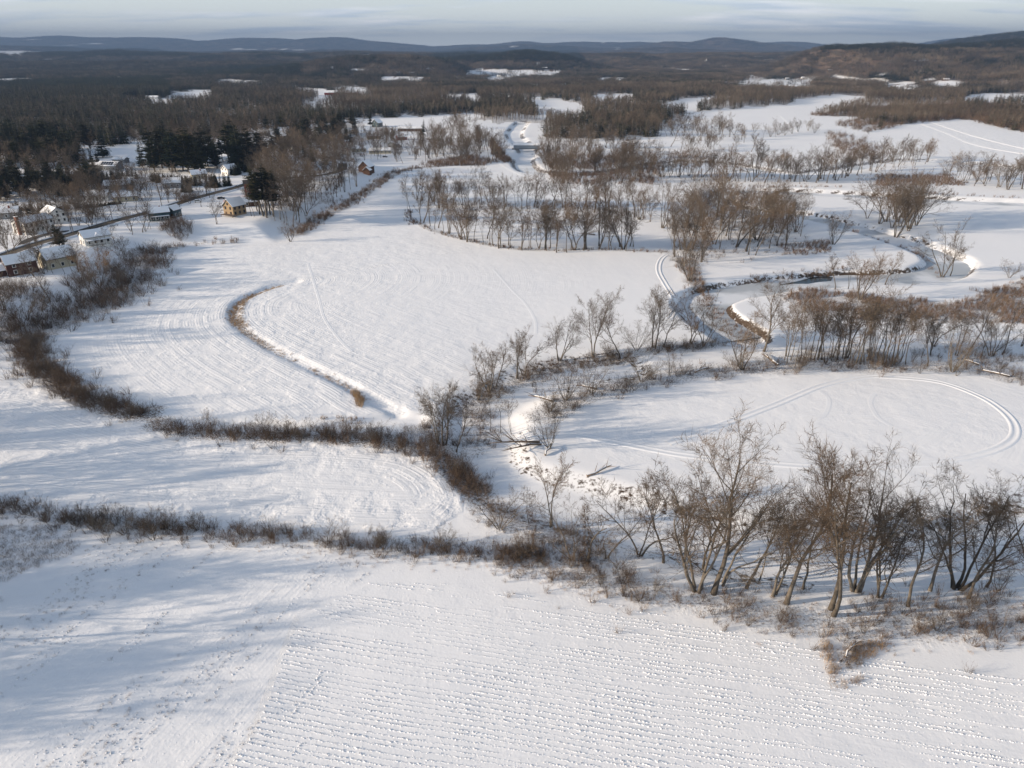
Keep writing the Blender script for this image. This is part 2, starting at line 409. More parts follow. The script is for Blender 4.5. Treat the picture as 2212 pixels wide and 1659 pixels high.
# ------------------------------------------------------------------ the ground
def steps(a, b, s0, g):
    out = [a]; x = a
    while x < b:
        x += max(s0, g(x)); out.append(x)
    return out
ys = list(np.arange(-220, 55, 11.0)) + steps(55, 190, 0.8, lambda v: 0.8) + steps(191, 720, 1.1, lambda v: 0.0058 * v) + steps(725, 22000, 4, lambda v: 0.016 * v)
xp = steps(0, 165, 1.1, lambda v: 1.1) + steps(167, 560, 1.3, lambda v: 0.0105 * v) + steps(568, 18000, 5, lambda v: 0.032 * v)
xs = [-v for v in reversed(xp[1:])] + xp
gx, gy = np.meshgrid(np.array(xs), np.array(ys))
gx = gx.ravel(); gy = gy.ravel()
gh = height(gx, gy)
nx, ny = len(xs), len(ys)
XS, YS, GH = np.array(xs), np.array(ys), gh.reshape(ny, nx)
def ground_z(x, y):
    """height of the ground sheet itself (bilinear between its points)"""
    x = np.asarray(x, float); y = np.asarray(y, float)
    i = np.clip(np.searchsorted(XS, x) - 1, 0, nx - 2); j = np.clip(np.searchsorted(YS, y) - 1, 0, ny - 2)
    u = np.clip((x - XS[i]) / (XS[i + 1] - XS[i]), 0, 1); v = np.clip((y - YS[j]) / (YS[j + 1] - YS[j]), 0, 1)
    return (GH[j, i] * (1 - u) + GH[j, i + 1] * u) * (1 - v) + (GH[j + 1, i] * (1 - u) + GH[j + 1, i + 1] * u) * v
def Gz(x, y): return float(ground_z(np.array([x]), np.array([y]))[0])
def G(px, py):
    """point on the ground seen at that place of the picture"""
    dx, dy, dz = ray(px, py)
    z = 0.0
    for _ in range(7):
        t = (CAMH - z) / -dz
        z = Gz(dx * t, dy * t)
    return dx * t, dy * t, z
me = bpy.data.meshes.new('ground')
me.vertices.add(nx * ny)
me.vertices.foreach_set('co', np.stack([gx, gy, gh], 1).ravel())
ii, jj = np.meshgrid(np.arange(nx - 1), np.arange(ny - 1)); ii = ii.ravel(); jj = jj.ravel()
q = np.stack([jj * nx + ii, jj * nx + ii + 1, (jj + 1) * nx + ii + 1, (jj + 1) * nx + ii], 1).astype(np.int32)
me.loops.add(q.size); me.loops.foreach_set('vertex_index', q.ravel())
me.polygons.add(len(q)); me.polygons.foreach_set('loop_start', np.arange(0, q.size, 4, dtype=np.int32))
me.polygons.foreach_set('use_smooth', np.ones(len(q), bool))
me.update(); me.validate()
me.materials.append(M['ground'])
gpx, gpy, gpd = project(gx, gy, gh)
def put(name, v):
    a = me.attributes.new(name, 'FLOAT', 'POINT'); a.data.foreach_set('value', np.asarray(v, np.float32))

# tilled rows: distance from a leading line, and how strongly they show
rowd = np.zeros(nx * ny); rowa = np.zeros(nx * ny)
d, s = near_dist(gx, gy, DITCH, 220, True)
FIELD_S = FL([(312, 548), (600, 527), (700, 470), (870, 364), (1060, 358), (1180, 385), (880, 460), (900, 485), (1060, 528), (1290, 540), (1440, 545), (1500, 600), (1600, 700), (1450, 690), (1280, 780),
              (1050, 850), (1000, 880), (800, 895), (600, 915), (340, 905), (300, 860), (110, 800), (72, 740), (150, 690), (290, 610)])
m = in_poly(gx, gy, FIELD_S)
rowd = np.where(m, np.minimum(d, 300) * s, rowd); rowa = np.where(m, np.where(s * d < 0, 0.7 * np.exp(-d / 140), 0.75 * np.exp(-d / 40) + 0.12), rowa)
FIELD_L = FL([(-250, 800), (0, 790), (60, 815), (150, 860), (280, 910), (350, 930), (560, 950), (760, 952), (880, 968), (960, 1000), (1005, 1050), (1000, 1100), (940, 1145), (600, 1130), (300, 1110), (0, 1080), (-300, 1060)])
lead = FL([(-200, 840), (60, 850), (200, 900), (400, 950), (700, 962), (860, 975), (950, 1010), (990, 1060), (975, 1105), (900, 1130), (600, 1115), (300, 1100), (0, 1070)], n=5)
d, s = near_dist(gx, gy, lead, 140, True); m = in_poly(gx, gy, FIELD_L)
rowd = np.where(m, d, rowd); rowa = np.where(m, 0.8 * np.exp(-d / 9) + 0.35, rowa)
FIELD_OV = FL([(1230, 905), (1340, 855), (1500, 820), (1700, 800), (1950, 800), (2130, 815), (2300, 850), (2400, 960), (2212, 1040), (2000, 1070), (1700, 1060), (1400, 1020), (1250, 980)])
oc = FL([(1450, 940), (1700, 880), (1900, 870), (2100, 920), (2050, 990), (1850, 1020), (1600, 990)], n=5)
d, s = near_dist(gx, gy, oc, 140, True); m = in_poly(gx, gy, FIELD_OV)
rowd = np.where(m, d, rowd); rowa = np.where(m, 0.28, rowa)
r0, r1 = np.array(flat(805, 1271)), np.array(flat(1500, 1371)); rdir = (r1 - r0) / np.linalg.norm(r1 - r0)
FIELD_C = FL([(640, 1335), (800, 1258), (1000, 1262), (1300, 1298), (1500, 1345), (1750, 1400), (2000, 1440), (2400, 1480), (2700, 1900), (330, 1900), (560, 1560)])
m = in_poly(gx, gy, FIELD_C)
rd = (gx - r0[0]) * -rdir[1] + (gy - r0[1]) * rdir[0]
rowd = np.where(m, rd, rowd); rowa = np.where(m, 0.15, rowa)
w0, w1 = np.array(flat(317, 1191)), np.array(flat(119, 1335)); wdir = (w1 - w0) / np.linalg.norm(w1 - w0)
FIELD_W = FL([(60, 1290), (190, 1180), (330, 1160), (520, 1165), (720, 1190), (800, 1240), (640, 1330), (560, 1560), (330, 1900), (-600, 1900), (-400, 1250)])
m = in_poly(gx, gy, FIELD_W)
rd = (gx - w0[0]) * -wdir[1] + (gy - w0[1]) * wdir[0]
rowd = np.where(m, rd, rowd); rowa = np.where(m, 0.22, rowa)
c0, c1 = np.array(flat(1990, 270)), np.array(flat(2212, 330)); cdir = (c1 - c0) / np.linalg.norm(c1 - c0)
m = (gpx > 1850) & (gpy > 255) & (gpy < 345)
rowd = np.where(m, (gx - c0[0]) * -cdir[1] + (gy - c0[1]) * cdir[0], rowd); rowa = np.where(m, 1.0, rowa)
put('rowd', rowd); put('rowa', rowa)

# where brush, leaf litter and bare soil break the snow
BRUSH_LINES = [  # picture polyline, half width (m), strength
    ([(-100, 745), (60, 722), (150, 690), (250, 645), (300, 592), (316, 552), (350, 542)], 9, 0.9),
    ([(60, 730), (66, 770), (110, 815), (170, 852), (230, 880), (300, 898), (318, 890)], 4.5, 1.0),
    ([(340, 917), (480, 936), (620, 942), (780, 948), (880, 962), (960, 990), (1000, 1030), (1035, 1058)], 4.0, 0.9),
    ([(-50, 1085), (60, 1108), (200, 1132), (310, 1145), (420, 1148), (560, 1160), (700, 1172), (850, 1182), (960, 1190), (1080, 1200), (1180, 1200)], 3.2, 0.5),
    ([(1080, 1200), (1200, 1230), (1350, 1262), (1500, 1300), (1650, 1325), (1800, 1350), (2000, 1350), (2260, 1340)], 4.2, 0.62),
    ([(1040, 900), (1030, 860), (1080, 830), (1150, 805), (1220, 780), (1330, 768), (1450, 752), (1560, 742)], 4.0, 0.8),
    ([(1180, 900), (1240, 868), (1330, 840), (1450, 815), (1600, 795), (1800, 790), (2000, 790), (2120, 800), (2260, 830)], 6, 0.75),
    ([(640, 507), (690, 474), (760, 434), (820, 394), (870, 368), (960, 358), (1040, 356)], 6, 0.9),
    ([(350, 540), (430, 527), (520, 524)], 4, 0.5),
    ([(884, 470), (930, 496), (1000, 516), (1100, 536), (1200, 541), (1300, 539), (1440, 545)], 2.6, 0.8),
    ([(1480, 560), (1500, 605), (1530, 640), (1570, 690), (1620, 720)], 5, 1.0),
    ([(556, 632), (514, 654), (502, 680), (520, 706), (575, 745)], 2.2, 0.9),
    ([(575, 745), (650, 784), (750, 834), (800, 862)], 1.6, 0.45),
    ([(900, 925), (980, 965), (1060, 920)], 5, 0.7),
    ([(1060, 1075), (1090, 1130), (1200, 1140), (1300, 1200)], 5, 0.7),
]
BRUSH_POLYS = [
    ([(1680, 640), (1740, 622), (1850, 636), (1960, 646), (2100, 655), (2130, 625), (2260, 590), (2300, 700), (1950, 700), (1750, 680)], 0.8),
    ([(-300, 1140), (60, 1135), (195, 1145), (180, 1170), (60, 1230), (-300, 1330)], 0.4),
    ([(1440, 470), (1600, 455), (1720, 470), (1760, 540), (1600, 570), (1470, 560)], 0.55),
    ([(1160, 345), (1420, 330), (1430, 400), (1190, 395)], 0.55),
    ([(1640, 760), (2212, 740), (2260, 800), (1700, 790)], 0.45),
    ([(960, 430), (1350, 440), (1420, 480), (1350, 470), (1000, 455)], 0.35),
    ([(1790, 1405), (1850, 1380), (1890, 1400), (1870, 1450), (1800, 1450)], 0.5),
    ([(560, 350), (780, 330), (700, 470), (560, 470)], 0.5),
]
lit = np.zeros(nx * ny)
for pts, hw, st in BRUSH_LINES:
    d = near_dist(gx, gy, FL(pts, n=4), hw * 3)
    lit = np.maximum(lit, st * (1 - smooth((d + (fbm(gx / 5, gy / 5, 3, 51) - 0.45) * hw * 1.2 - hw * 0.5) / hw)))
for pts, st in BRUSH_POLYS:
    lit = np.maximum(lit, np.where(in_poly(gx, gy, FL(pts)), st, 0))
far_w = smooth((gy - 620) / 250)
soil = np.zeros(nx * ny)
for pts, hw, bw, dep in CHANNELS[:3]:
    d = near_dist(gx, gy, pts, hw + bw + 6)
    d = d + (fbm(gx / 9, gy / 9, 2, 21) - 0.4) * 3.0
    t = (d - hw) / bw
    k = 0.62 if pts is RIVER else (0.45 if pts is BROOK else 0.28)
    soil = np.maximum(soil, k * smooth(t / 0.25) * smooth((1.05 - t) / 0.5) * smooth((fbm(gx / 40, gy / 40, 3, 61) - .20) / .25) * 1.15)
put('soil', soil)
ground = link('ground', me); tag(ground, 'snow covered valley floor with farm fields and wooded hills', 'ground', kind='structure')

# ------------------------------------------------------------------ plants: shapes to copy
UP = Vector((0, 0, 1))
def bare_tree(seed, H, stems=1, lean=0.0, spread=0.35, n1=9, n2=6, n3=5, n4=5, start=0.3, ang=(28, 50), base_r=None, vine=0, tw=0.027, fork=0.0, crook=0.10):
    """leafless broadleaf: stems and limbs in one mesh, branchlets and twigs in another"""
    r = random.Random(seed); T, C = MB(), MB()
    br = base_r or H * 0.0135
    def rv(s): return Vector((r.gauss(0, s), r.gauss(0, s), r.gauss(0, s)))
    def side(d, a):
        q = Vector((r.gauss(0, 1), r.gauss(0, 1), r.gauss(0, 1))); q = (q - d * q.dot(d)).normalized()
        return (d * math.cos(a) + q * math.sin(a)).normalized()
    NS = (8, 5, 4, 3); WOB = (crook, 0.10, 0.13, 0.16); LIFT = (0.04, 0.09, 0.07, 0.04); SIDES = (7, 5, 3, 3)
    def grow(p, d, L, rad, lv, path=None):
        n = NS[lv]; pts, rs = [p], [rad]
        for i in range(n):
            d = (d + rv(WOB[lv]) + UP * LIFT[lv]).normalized()
            p = p + d * (L / n); pts.append(p)
            t = (i + 1) / n
            rs.append(max(rad * (1 - (0.72 if lv == 0 else 0.78) * t), tw * 0.5))
        if lv == 0: rs[0] *= 1.35
        (T if lv < 2 else C).tube(pts, rs, SIDES[lv], cap=(lv < 2))
        cnt = (n1, n2, n3, n4)[lv]; st = (start, 0.22, 0.15, 0.1)[lv]
        for k in range(cnt):
            t = st + (1 - st) * ((k + r.random()) / cnt); t = min(t, 0.99)
            i = int(t * n); f = t * n - i
            q = pts[i].lerp(pts[i + 1], f); dd = (pts[i + 1] - pts[i]).normalized()
            a = math.radians(r.uniform(*ang) if lv == 0 else r.uniform(25, 60))
            nd = side(dd, a)
            if nd.z < -0.1: nd.z *= 0.3; nd.normalize()
            if lv < 3:
                nl = L * ((0.62, 0.56, 0.6)[lv]) * (1 - 0.5 * t if lv == 0 else 1 - 0.35 * t) * r.uniform(0.7, 1.15)
                grow(q, nd, nl, max(rs[i] * (0.5 if lv == 0 else 0.55), tw), lv + 1)
            else:
                l2 = L * r.uniform(0.5, 1.0); e = q + (nd + UP * 0.15) * l2
                w = nd.cross(Vector((r.gauss(0, 1), r.gauss(0, 1), r.gauss(0, 1)))).normalized() * tw
                C.tri(q - w, q + w, e)
    for s in range(stems):
        az = 2 * math.pi * (s + r.uniform(-.2, .2)) / stems
        a = (spread * r.uniform(0.55, 1.15)) if stems > 1 else 0.0
        d = Vector((math.cos(az) * math.sin(a) + lean, math.sin(az) * math.sin(a), math.cos(a))).normalized()
        p = Vector((math.cos(az), math.sin(az), 0)) * (br * 1.1 if stems > 1 else 0) - UP * 0.4
        grow(p, d, H * r.uniform(0.74, 0.92) if stems > 1 else H * 0.86, br * (0.72 if stems > 1 else 1) * r.uniform(0.8, 1.1), 0)
    if vine:     # creeper clothing the lower stem
        for k in range(vine):
            z = H * 0.9 * r.random() ** 1.2; az = r.uniform(0, 6.283); rr = H * 0.028 * (1.5 - z / H) + r.uniform(0, H * 0.03)
            q = Vector((math.cos(az) * rr * .5, math.sin(az) * rr * .5, z)); e = q + Vector((math.cos(az) * r.uniform(.3, 1.1), math.sin(az) * r.uniform(.3, 1.1), r.uniform(-.9, .6)))
            w = Vector((r.gauss(0, 1), r.gauss(0, 1), r.gauss(0, 1))).normalized() * tw * 1.6
            C.tri(q - w, q + w, e)
    return T, C
def shrub(seed, H, n=12, n2=6, n3=4, spread=0.75, tw=0.014, base=0.25):
    r = random.Random(seed); B = MB()
    for s in range(n):
        az = r.uniform(0, 6.283); a = r.uniform(0.05, spread); L = H * r.uniform(0.6, 1.05)
        d = Vector((math.cos(az) * math.sin(a), math.sin(az) * math.sin(a), math.cos(a)))
        p = Vector((math.cos(az), math.sin(az), 0)) * r.uniform(0, base * H) - UP * 0.15
        pts = [p]
        for i in range(4):
            d = (d + Vector((r.gauss(0, .16), r.gauss(0, .16), r.gauss(0, .1) + .06))).normalized(); p = p + d * L / 4; pts.append(p)
        B.tube(pts, [tw * 2.2, tw * 1.8, tw * 1.4, tw, tw * .5], 3, cap=False)
        for k in range(n2):
            t = r.uniform(0.8, 3.95); i = int(t); q = pts[i].lerp(pts[i + 1], t - i)
            e = q + (d + Vector((r.gauss(0, .6), r.gauss(0, .6), r.gauss(0.1, .4)))).normalized() * L * r.uniform(.2, .4)
            w = Vector((r.gauss(0, 1), r.gauss(0, 1), r.gauss(0, 1))).normalized() * tw
            B.tri(q - w, q + w, e)
            for j in range(n3):
                f = r.uniform(.2, .9); q2 = q.lerp(e, f); e2 = q2 + Vector((r.gauss(0, .5), r.gauss(0, .5), r.gauss(.15, .4))) * L * .14
                w = Vector((r.gauss(0, 1), r.gauss(0, 1), r.gauss(0, 1))).normalized() * tw * .7
                B.tri(q2 - w, q2 + w, e2)
    return B
def tuft(seed, H, n=26, rad=0.35, tw=0.012, lean=0.5):
    r = random.Random(seed); B = MB()
    for k in range(n):
        az = r.uniform(0, 6.283); rr = rad * math.sqrt(r.random())
        q = Vector((math.cos(az) * rr, math.sin(az) * rr, -0.05)); e = q + Vector((r.gauss(0, lean), r.gauss(0, lean), 1.0)) * H * r.uniform(.5, 1.05)
        w = Vector((r.gauss(0, 1), r.gauss(0, 1), 0)).normalized() * tw
        B.tri(q - w, q + w, e)
    return B
def low_tree(seed, H, limbs=7, twigs=130, width=0.3, tw=0.055, start=0.32, sides=4):
    r = random.Random(seed); B = MB()
    top = Vector((r.gauss(0, .6), r.gauss(0, .6), H * .9)); mid = Vector((r.gauss(0, .4), r.gauss(0, .4), H * .45))
    base = Vector((0, 0, -.4))
    B.tube([base, mid, top], [H * .014, H * .010, H * .003], sides, cap=False)
    tips = [(mid, top)]
    for k in range(limbs):
        t = start + (1 - start) * (k + r.random()) / limbs * .8
        q = base.lerp(top, t); az = r.uniform(0, 6.283); L = H * width * r.uniform(.7, 1.2) * (1.2 - .6 * t)
        e = q + Vector((math.cos(az) * .62, math.sin(az) * .62, .85)) * L
        B.tube([q, e], [H * .006, H * .002], 3, cap=False); tips.append((q, e))
    for k in range(twigs):
        a, b = tips[k % len(tips)]; f = r.uniform(.15, 1.0) ** .7; q = a.lerp(b, f); ax = (b - a).normalized()
        d = (ax + Vector((r.gauss(0, .6), r.gauss(0, .6), r.gauss(.25, .45)))).normalized()
        e = q + d * H * r.uniform(.06, .15)
        w = d.cross(Vector((r.gauss(0, 1), r.gauss(0, 1), r.gauss(0, 1)))).normalized() * tw
        B.tri(q - w, q + w, e)
    return B
def conifer(seed, H, kind='spruce', whorls=16, per=7, leaf=5, bare=0.08):
    """trunk mesh, needle mesh"""
    r = random.Random(seed); T, C = MB(), MB()
    T.tube([Vector((0, 0, -.4)), Vector((r.gauss(0, .15), r.gauss(0, .15), H * .5)), Vector((0, 0, H * .98))], [H * .014, H * .009, .02], 6, cap=False)
    for w_ in range(whorls):
        t = bare + (1 - bare) * (w_ + r.random() * .6) / whorls
        if kind == 'spruce': R = H * .23 * (1 - t) ** .85 + .15
        else: R = H * .27 * (1 - t * .75) * r.uniform(.45, 1.15) * min(1, (1.03 - t) * 4)
        for k in range(per):
            az = r.uniform(0, 6.283); L = R * r.uniform(.65, 1.15)
            dz = (-.22 + .5 * t) if kind == 'spruce' else r.uniform(.0, .45)
            d = Vector((math.cos(az), math.sin(az), dz)).normalized(); p0 = Vector((0, 0, H * t + r.gauss(0, .12 * H / whorls)))
            sd = d.cross(UP).normalized()
            for j in range(leaf):
                f = (j + r.random()) / leaf; q = p0 + d * L * f
                wd = L * (.34 if kind == 'spruce' else .30) * (1.1 - .7 * f); s_ = -1 if j % 2 else 1
                e = q + d * wd * .9 + sd * wd * s_ * r.uniform(.5, 1.1) + UP * r.gauss(-.12 if kind == 'spruce' else .12, .14) * wd * 1.6
                c = q + d * wd * 1.1 + UP * r.gauss(-.05, .2) * wd
                C.tri(q - d * wd * .3 + UP * r.gauss(0, .06), e, c)
                e2 = q - sd * wd * s_ * r.uniform(.3, .8) + UP * r.gauss(-.1, .25) * wd
                C.tri(q, c, e2)
    return T, C
def join(parts):
    B = MB(); mats = []
    for mb, mi, off, sc in parts:
        n = len(B.V)
        B.V += [(v[0] * sc + off[0], v[1] * sc + off[1], v[2] * sc + off[2]) for v in mb.V]
        B.F += [tuple(i + n for i in f) for f in mb.F]; mats += [mi] * len(mb.F)
    return B, mats

# nearer trees: pairs of meshes (limbs, twigs)
PROTO = {}
def add_proto(key, T, C, H, mb='bark', mc='twig'):
    PROTO[key] = (T.mesh(key + '_trunk', M[mb], True), C.mesh(key + '_crown', M[mc]), H)
for i in range(3):      # large, spreading, foreground
    add_proto('big%d' % i, *bare_tree(100 + i, 26, stems=2 if i else 1, spread=0.2, n1=11, n2=8, n3=6, n4=6, start=.25, ang=(22, 52), base_r=.42, tw=.021, crook=.09), 26)
add_proto('vfork', *bare_tree(120, 24, stems=2, spread=0.36, n1=9, n2=8, n3=6, n4=5, start=.34, base_r=.5, tw=.021, vine=260), 24)
add_proto('fan0', *bare_tree(130, 22, stems=5, spread=0.42, n1=6, n2=6, n3=5, n4=5, start=.3, base_r=.42, tw=.021), 22)
add_proto('fan1', *bare_tree(131, 20, stems=4, spread=0.36, n1=7, n2=6, n3=5, n4=4, start=.25, base_r=.36, tw=.023), 20)
add_proto('lean0', *bare_tree(140, 22, stems=1, lean=0.12, n1=10, n2=7, n3=6, n4=5, start=.3, base_r=.36, tw=.021), 21)
add_proto('tall0', *bare_tree(150, 20, stems=1, n1=11, n2=6, n3=5, n4=4, start=.35, ang=(25, 42)), 20)
add_proto('tall1', *bare_tree(151, 20, stems=1, n1=10, n2=6, n3=5, n4=4, start=.42, ang=(22, 45), crook=.13), 20)
add_proto('tall2', *bare_tree(152, 20, stems=2, spread=.16, n1=7, n2=6, n3=5, n4=4, start=.36), 20)
add_proto('pole0', *bare_tree(160, 19, stems=1, n1=8, n2=5, n3=4, n4=4, start=.5, ang=(18, 34), base_r=.17), 19)
add_proto('pole1', *bare_tree(161, 19, stems=2, spread=.1, n1=6, n2=4, n3=4, n4=4, start=.5, ang=(18, 34), base_r=.17), 19)
add_proto('pole2', *bare_tree(162, 18, stems=1, lean=.12, n1=8, n2=5, n3=4, n4=4, start=.45, ang=(20, 36), base_r=.16, crook=.14), 18)
add_proto('vase0', *bare_tree(170, 18, stems=3, spread=.3, n1=7, n2=5, n3=5, n4=4, start=.28, base_r=.28), 18)
add_proto('vase1', *bare_tree(171, 18, stems=4, spread=.38, n1=6, n2=5, n3=4, n4=4, start=.25, base_r=.26), 18)
add_proto('tall3', *bare_tree(153, 21, stems=1, lean=.1, n1=13, n2=7, n3=5, n4=4, start=.28, ang=(30, 60), crook=.12, tw=.02), 20)
add_proto('vase2', *bare_tree(172, 19, stems=2, spread=.34, n1=9, n2=6, n3=5, n4=4, start=.3, base_r=.34, tw=.022, crook=.13), 18)
add_proto('vase3', *bare_tree(173, 17, stems=3, spread=.22, n1=8, n2=6, n3=5, n4=5, start=.22, base_r=.26, crook=.12), 17)
add_proto('snag', *bare_tree(174, 15, stems=1, lean=.16, n1=7, n2=3, n3=1, n4=1, start=.35, ang=(35, 75), base_r=.3, crook=.16), 14)
add_proto('round0', *bare_tree(180, 9, stems=6, spread=.62, n1=6, n2=5, n3=4, n4=4, start=.2, base_r=.13, tw=.011), 9)
add_proto('round1', *bare_tree(181, 9, stems=7, spread=.5, n1=5, n2=5, n3=4, n4=4, start=.18, base_r=.12, tw=.011), 9)
add_proto('orange', *bare_tree(182, 10, stems=4, spread=.5, n1=7, n2=6, n3=5, n4=5, start=.2, base_r=.14, tw=.013), 10, mc='willow')
add_proto('vinecol', *bare_tree(183, 14, stems=1, n1=6, n2=4, n3=3, n4=3, start=.55, base_r=.25, vine=900), 14)
add_proto('sapling', *bare_tree(184, 6, stems=1, n1=9, n2=4, n3=2, n4=2, start=.15, base_r=.06, tw=.008), 6)
add_proto('spruce0', *conifer(200, 22, 'spruce', 28, 11, 7), 22, mc='spruce')
add_proto('spruce1', *conifer(201, 20, 'spruce', 26, 11, 7), 20, mc='spruce')
add_proto('pine0', *conifer(202, 26, 'pine', 26, 12, 9, bare=.12), 26, mc='pine')
add_proto('pine1', *conifer(203, 24, 'pine', 22, 12, 9, bare=.32), 24, mc='pine')
add_proto('cone', *conifer(204, 6, 'spruce', 26, 12, 5, bare=.0), 6, mc='spruce')

HID = bpy.data.collections
def library(name, objs):
    c = HID.new(name)
    for i, (me_, nm) in enumerate(objs):
        o = bpy.data.objects.new('%s_%02d' % (nm, i), me_); c.objects.link(o)
    return c
def joined_mesh(name, parts, mats):
    B, mi = join(parts); me_ = mesh_from(name, B.V, B.F, mats); me_.polygons.foreach_set('material_index', mi); return me_
BARE_KEYS = ['tall0', 'tall1', 'tall2', 'pole0', 'pole1', 'pole2', 'vase0', 'vase1', 'round0', 'round1', 'fan1', 'tall3', 'vase2', 'vase3', 'snag']
def whole(key):
    t, c, h = PROTO[key]
    me_ = bpy.data.meshes.new('whole_' + key)
    Vt = np.empty(len(t.vertices) * 3, np.float32); t.vertices.foreach_get('co', Vt)
    Vc = np.empty(len(c.vertices) * 3, np.float32); c.vertices.foreach_get('co', Vc)
    V = np.concatenate([Vt, Vc]).reshape(-1, 3); nt = len(t.vertices)
    F = [tuple(p.vertices) for p in t.polygons] + [tuple(i + nt for i in p.vertices) for p in c.polygons]
    me_.from_pydata(V.tolist(), [], F); me_.materials.append(t.materials[0]); me_.materials.append(c.materials[0])
    me_.polygons.foreach_set('material_index', [0] * len(t.polygons) + [1] * len(c.polygons)); me_.update()
    return me_
LIB_BARE = library('bare_tree_shapes', [(whole(k), 'bare_shape') for k in BARE_KEYS])
CON_KEYS = ['spruce0', 'spruce1', 'pine0', 'pine1', 'cone']
LIB_CON = library('evergreen_shapes', [(whole(k), 'evergreen_shape') for k in CON_KEYS])
lows = [low_tree(300 + i, 16 + i % 3, limbs=8, twigs=170, width=.28 + .03 * (i % 3)) for i in range(6)]
LIB_LOW = library('woodland_shapes', [(b.mesh('low_bare', M['twig_far']), 'low_shape') for b in lows])
lowc = []
for i in range(4):
    T, C = conifer(320 + i, 20, 'spruce' if i < 2 else 'pine', 12, 7, 4, bare=.06 if i < 2 else .15)
    lowc.append((T, C))
LIB_LOWC = library('woodland_evergreen_shapes', [(joined_mesh('low_evergreen', [(T, 0, (0, 0, 0), 1), (C, 1, (0, 0, 0), 1)], [M['bark'], M['pine']]), 'lowe_shape') for T, C in lowc])
PATCH = 26.0
far_l = [low_tree(340 + i, 15, limbs=5, twigs=60, tw=.11, sides=3) for i in range(4)]
far_c = [conifer(350 + i, 17, 'pine' if i else 'spruce', 7, 5, 3) for i in range(3)]
for T_, C_ in far_c: C_.V = [(v[0] * 1.8, v[1] * 1.8, v[2]) for v in C_.V]
def patch(seed, con):
    r = random.Random(seed); parts = []
    n = 25
    for k in range(n):
        off = ((k % 5 + r.uniform(.1, .9)) * PATCH / 5 - PATCH / 2, (k // 5 + r.uniform(.1, .9)) * PATCH / 5 - PATCH / 2, -.5)
        s = r.uniform(.7, 1.15)
        if r.random() < con:
            T, C = r.choice(far_c); parts += [(C, 1, off, s)]
        else: parts += [(r.choice(far_l), 0, off, s)]
    return joined_mesh('wood_patch', parts, [M['twig_far'], M['pine']])
LIB_PATCH = library('wood_patch_shapes', [(patch(360, 0.0), 'patch_shape'), (patch(361, 0.06), 'patch_shape'), (patch(362, 0.25), 'patch_shape'), (patch(363, 0.55), 'patch_shape'), (patch(364, 0.95), 'patch_shape')])
LIB_SHRUB = library('brush_shapes', [(shrub(400 + i, 3.0, n=13, tw=.016).mesh('brush', M['brush']), 'brush_shape') for i in range(5)])
LIB_RED = library('thicket_shapes', [(shrub(410 + i, 2.6, n=15, spread=.5, tw=.015).mesh('thicket', M['red_brush']), 'thicket_shape') for i in range(4)])
LIB_WEED = library('weed_shapes', [(tuft(420 + i, .8, 24, .5, .014, .45).mesh('weed', M['weed']), 'weed_shape') for i in range(3)])
LIB_GRASS = library('dry_grass_shapes', [(tuft(430 + i, .75, 34, .45, .013, .35).mesh('grass', M['dry_grass']), 'grass_shape') for i in range(3)])
LIB_CORN = library('corn_shapes', [(tuft(440 + i, 1.9, 16, .28, .022, .18).mesh('corn', M['dry_grass']), 'corn_shape') for i in range(3)])
def stub(seed):
    r = random.Random(seed); S, K = MB(), MB()
    n = 7; rx, ry, hz = r.uniform(.14, .36), r.uniform(.07, .12), r.uniform(.05, .12)
    ring = [Vector((math.cos(a) * rx * r.uniform(.8, 1.2), math.sin(a) * ry * r.uniform(.8, 1.2), -.04)) for a in [2 * math.pi * k / n for k in range(n)]]
    top = [Vector((v.x * .5, v.y * .5, hz)) for v in ring]
    for k in range(n):
        S.quad(ring[k], ring[(k + 1) % n], top[(k + 1) % n], top[k])
    S.V += [tuple(v) for v in top]; S.F.append(tuple(range(len(S.V) - n, len(S.V))))
    for k in range(r.choice((1, 2, 4))):
        q = Vector((r.uniform(-.1, .14), r.uniform(-.08, .08), -.02)); e = q + Vector((r.gauss(0, .06), r.gauss(0, .06), r.uniform(.10, .30)))
        K.tube([q, e], [.013, .009], 3)
    return joined_mesh('stubble', [(S, 0, (0, 0, 0), 1), (K, 1, (0, 0, 0), 1)], [M['snow'], M['weed']])
LIB_STUB = library('stubble_shapes', [(stub(450 + i), 'stubble_shape') for i in range(5)])

# one object that sets copies of the shapes of a library on its points
_groups = {}
def scatter_group(lib):
    if lib.name in _groups: return _groups[lib.name]
    ng = bpy.data.node_groups.new('scatter_' + lib.name, 'GeometryNodeTree')
    ng.interface.new_socket('Geometry', in_out='INPUT', socket_type='NodeSocketGeometry')
    ng.interface.new_socket('Geometry', in_out='OUTPUT', socket_type='NodeSocketGeometry')
    n, l = ng.nodes, ng.links
    gi, go = n.new('NodeGroupInput'), n.new('NodeGroupOutput')
    ip = n.new('GeometryNodeInstanceOnPoints'); ci = n.new('GeometryNodeCollectionInfo')
    ci.inputs['Collection'].default_value = lib; ci.inputs['Separate Children'].default_value = True; ci.inputs['Reset Children'].default_value = True
    def na(name, t):
        a = n.new('GeometryNodeInputNamedAttribute'); a.data_type = t; a.inputs['Name'].default_value = name; return a.outputs['Attribute']
    er = n.new('FunctionNodeEulerToRotation'); l.new(na('rot', 'FLOAT_VECTOR'), er.inputs[0])
    ip.inputs['Pick Instance'].default_value = True
    l.new(gi.outputs[0], ip.inputs['Points']); l.new(ci.outputs[0], ip.inputs['Instance'])
    l.new(na('idx', 'INT'), ip.inputs['Instance Index']); l.new(er.outputs[0], ip.inputs['Rotation']); l.new(na('scl', 'FLOAT_VECTOR'), ip.inputs['Scale'])
    l.new(ip.outputs[0], go.inputs[0])
    _groups[lib.name] = ng
    return ng
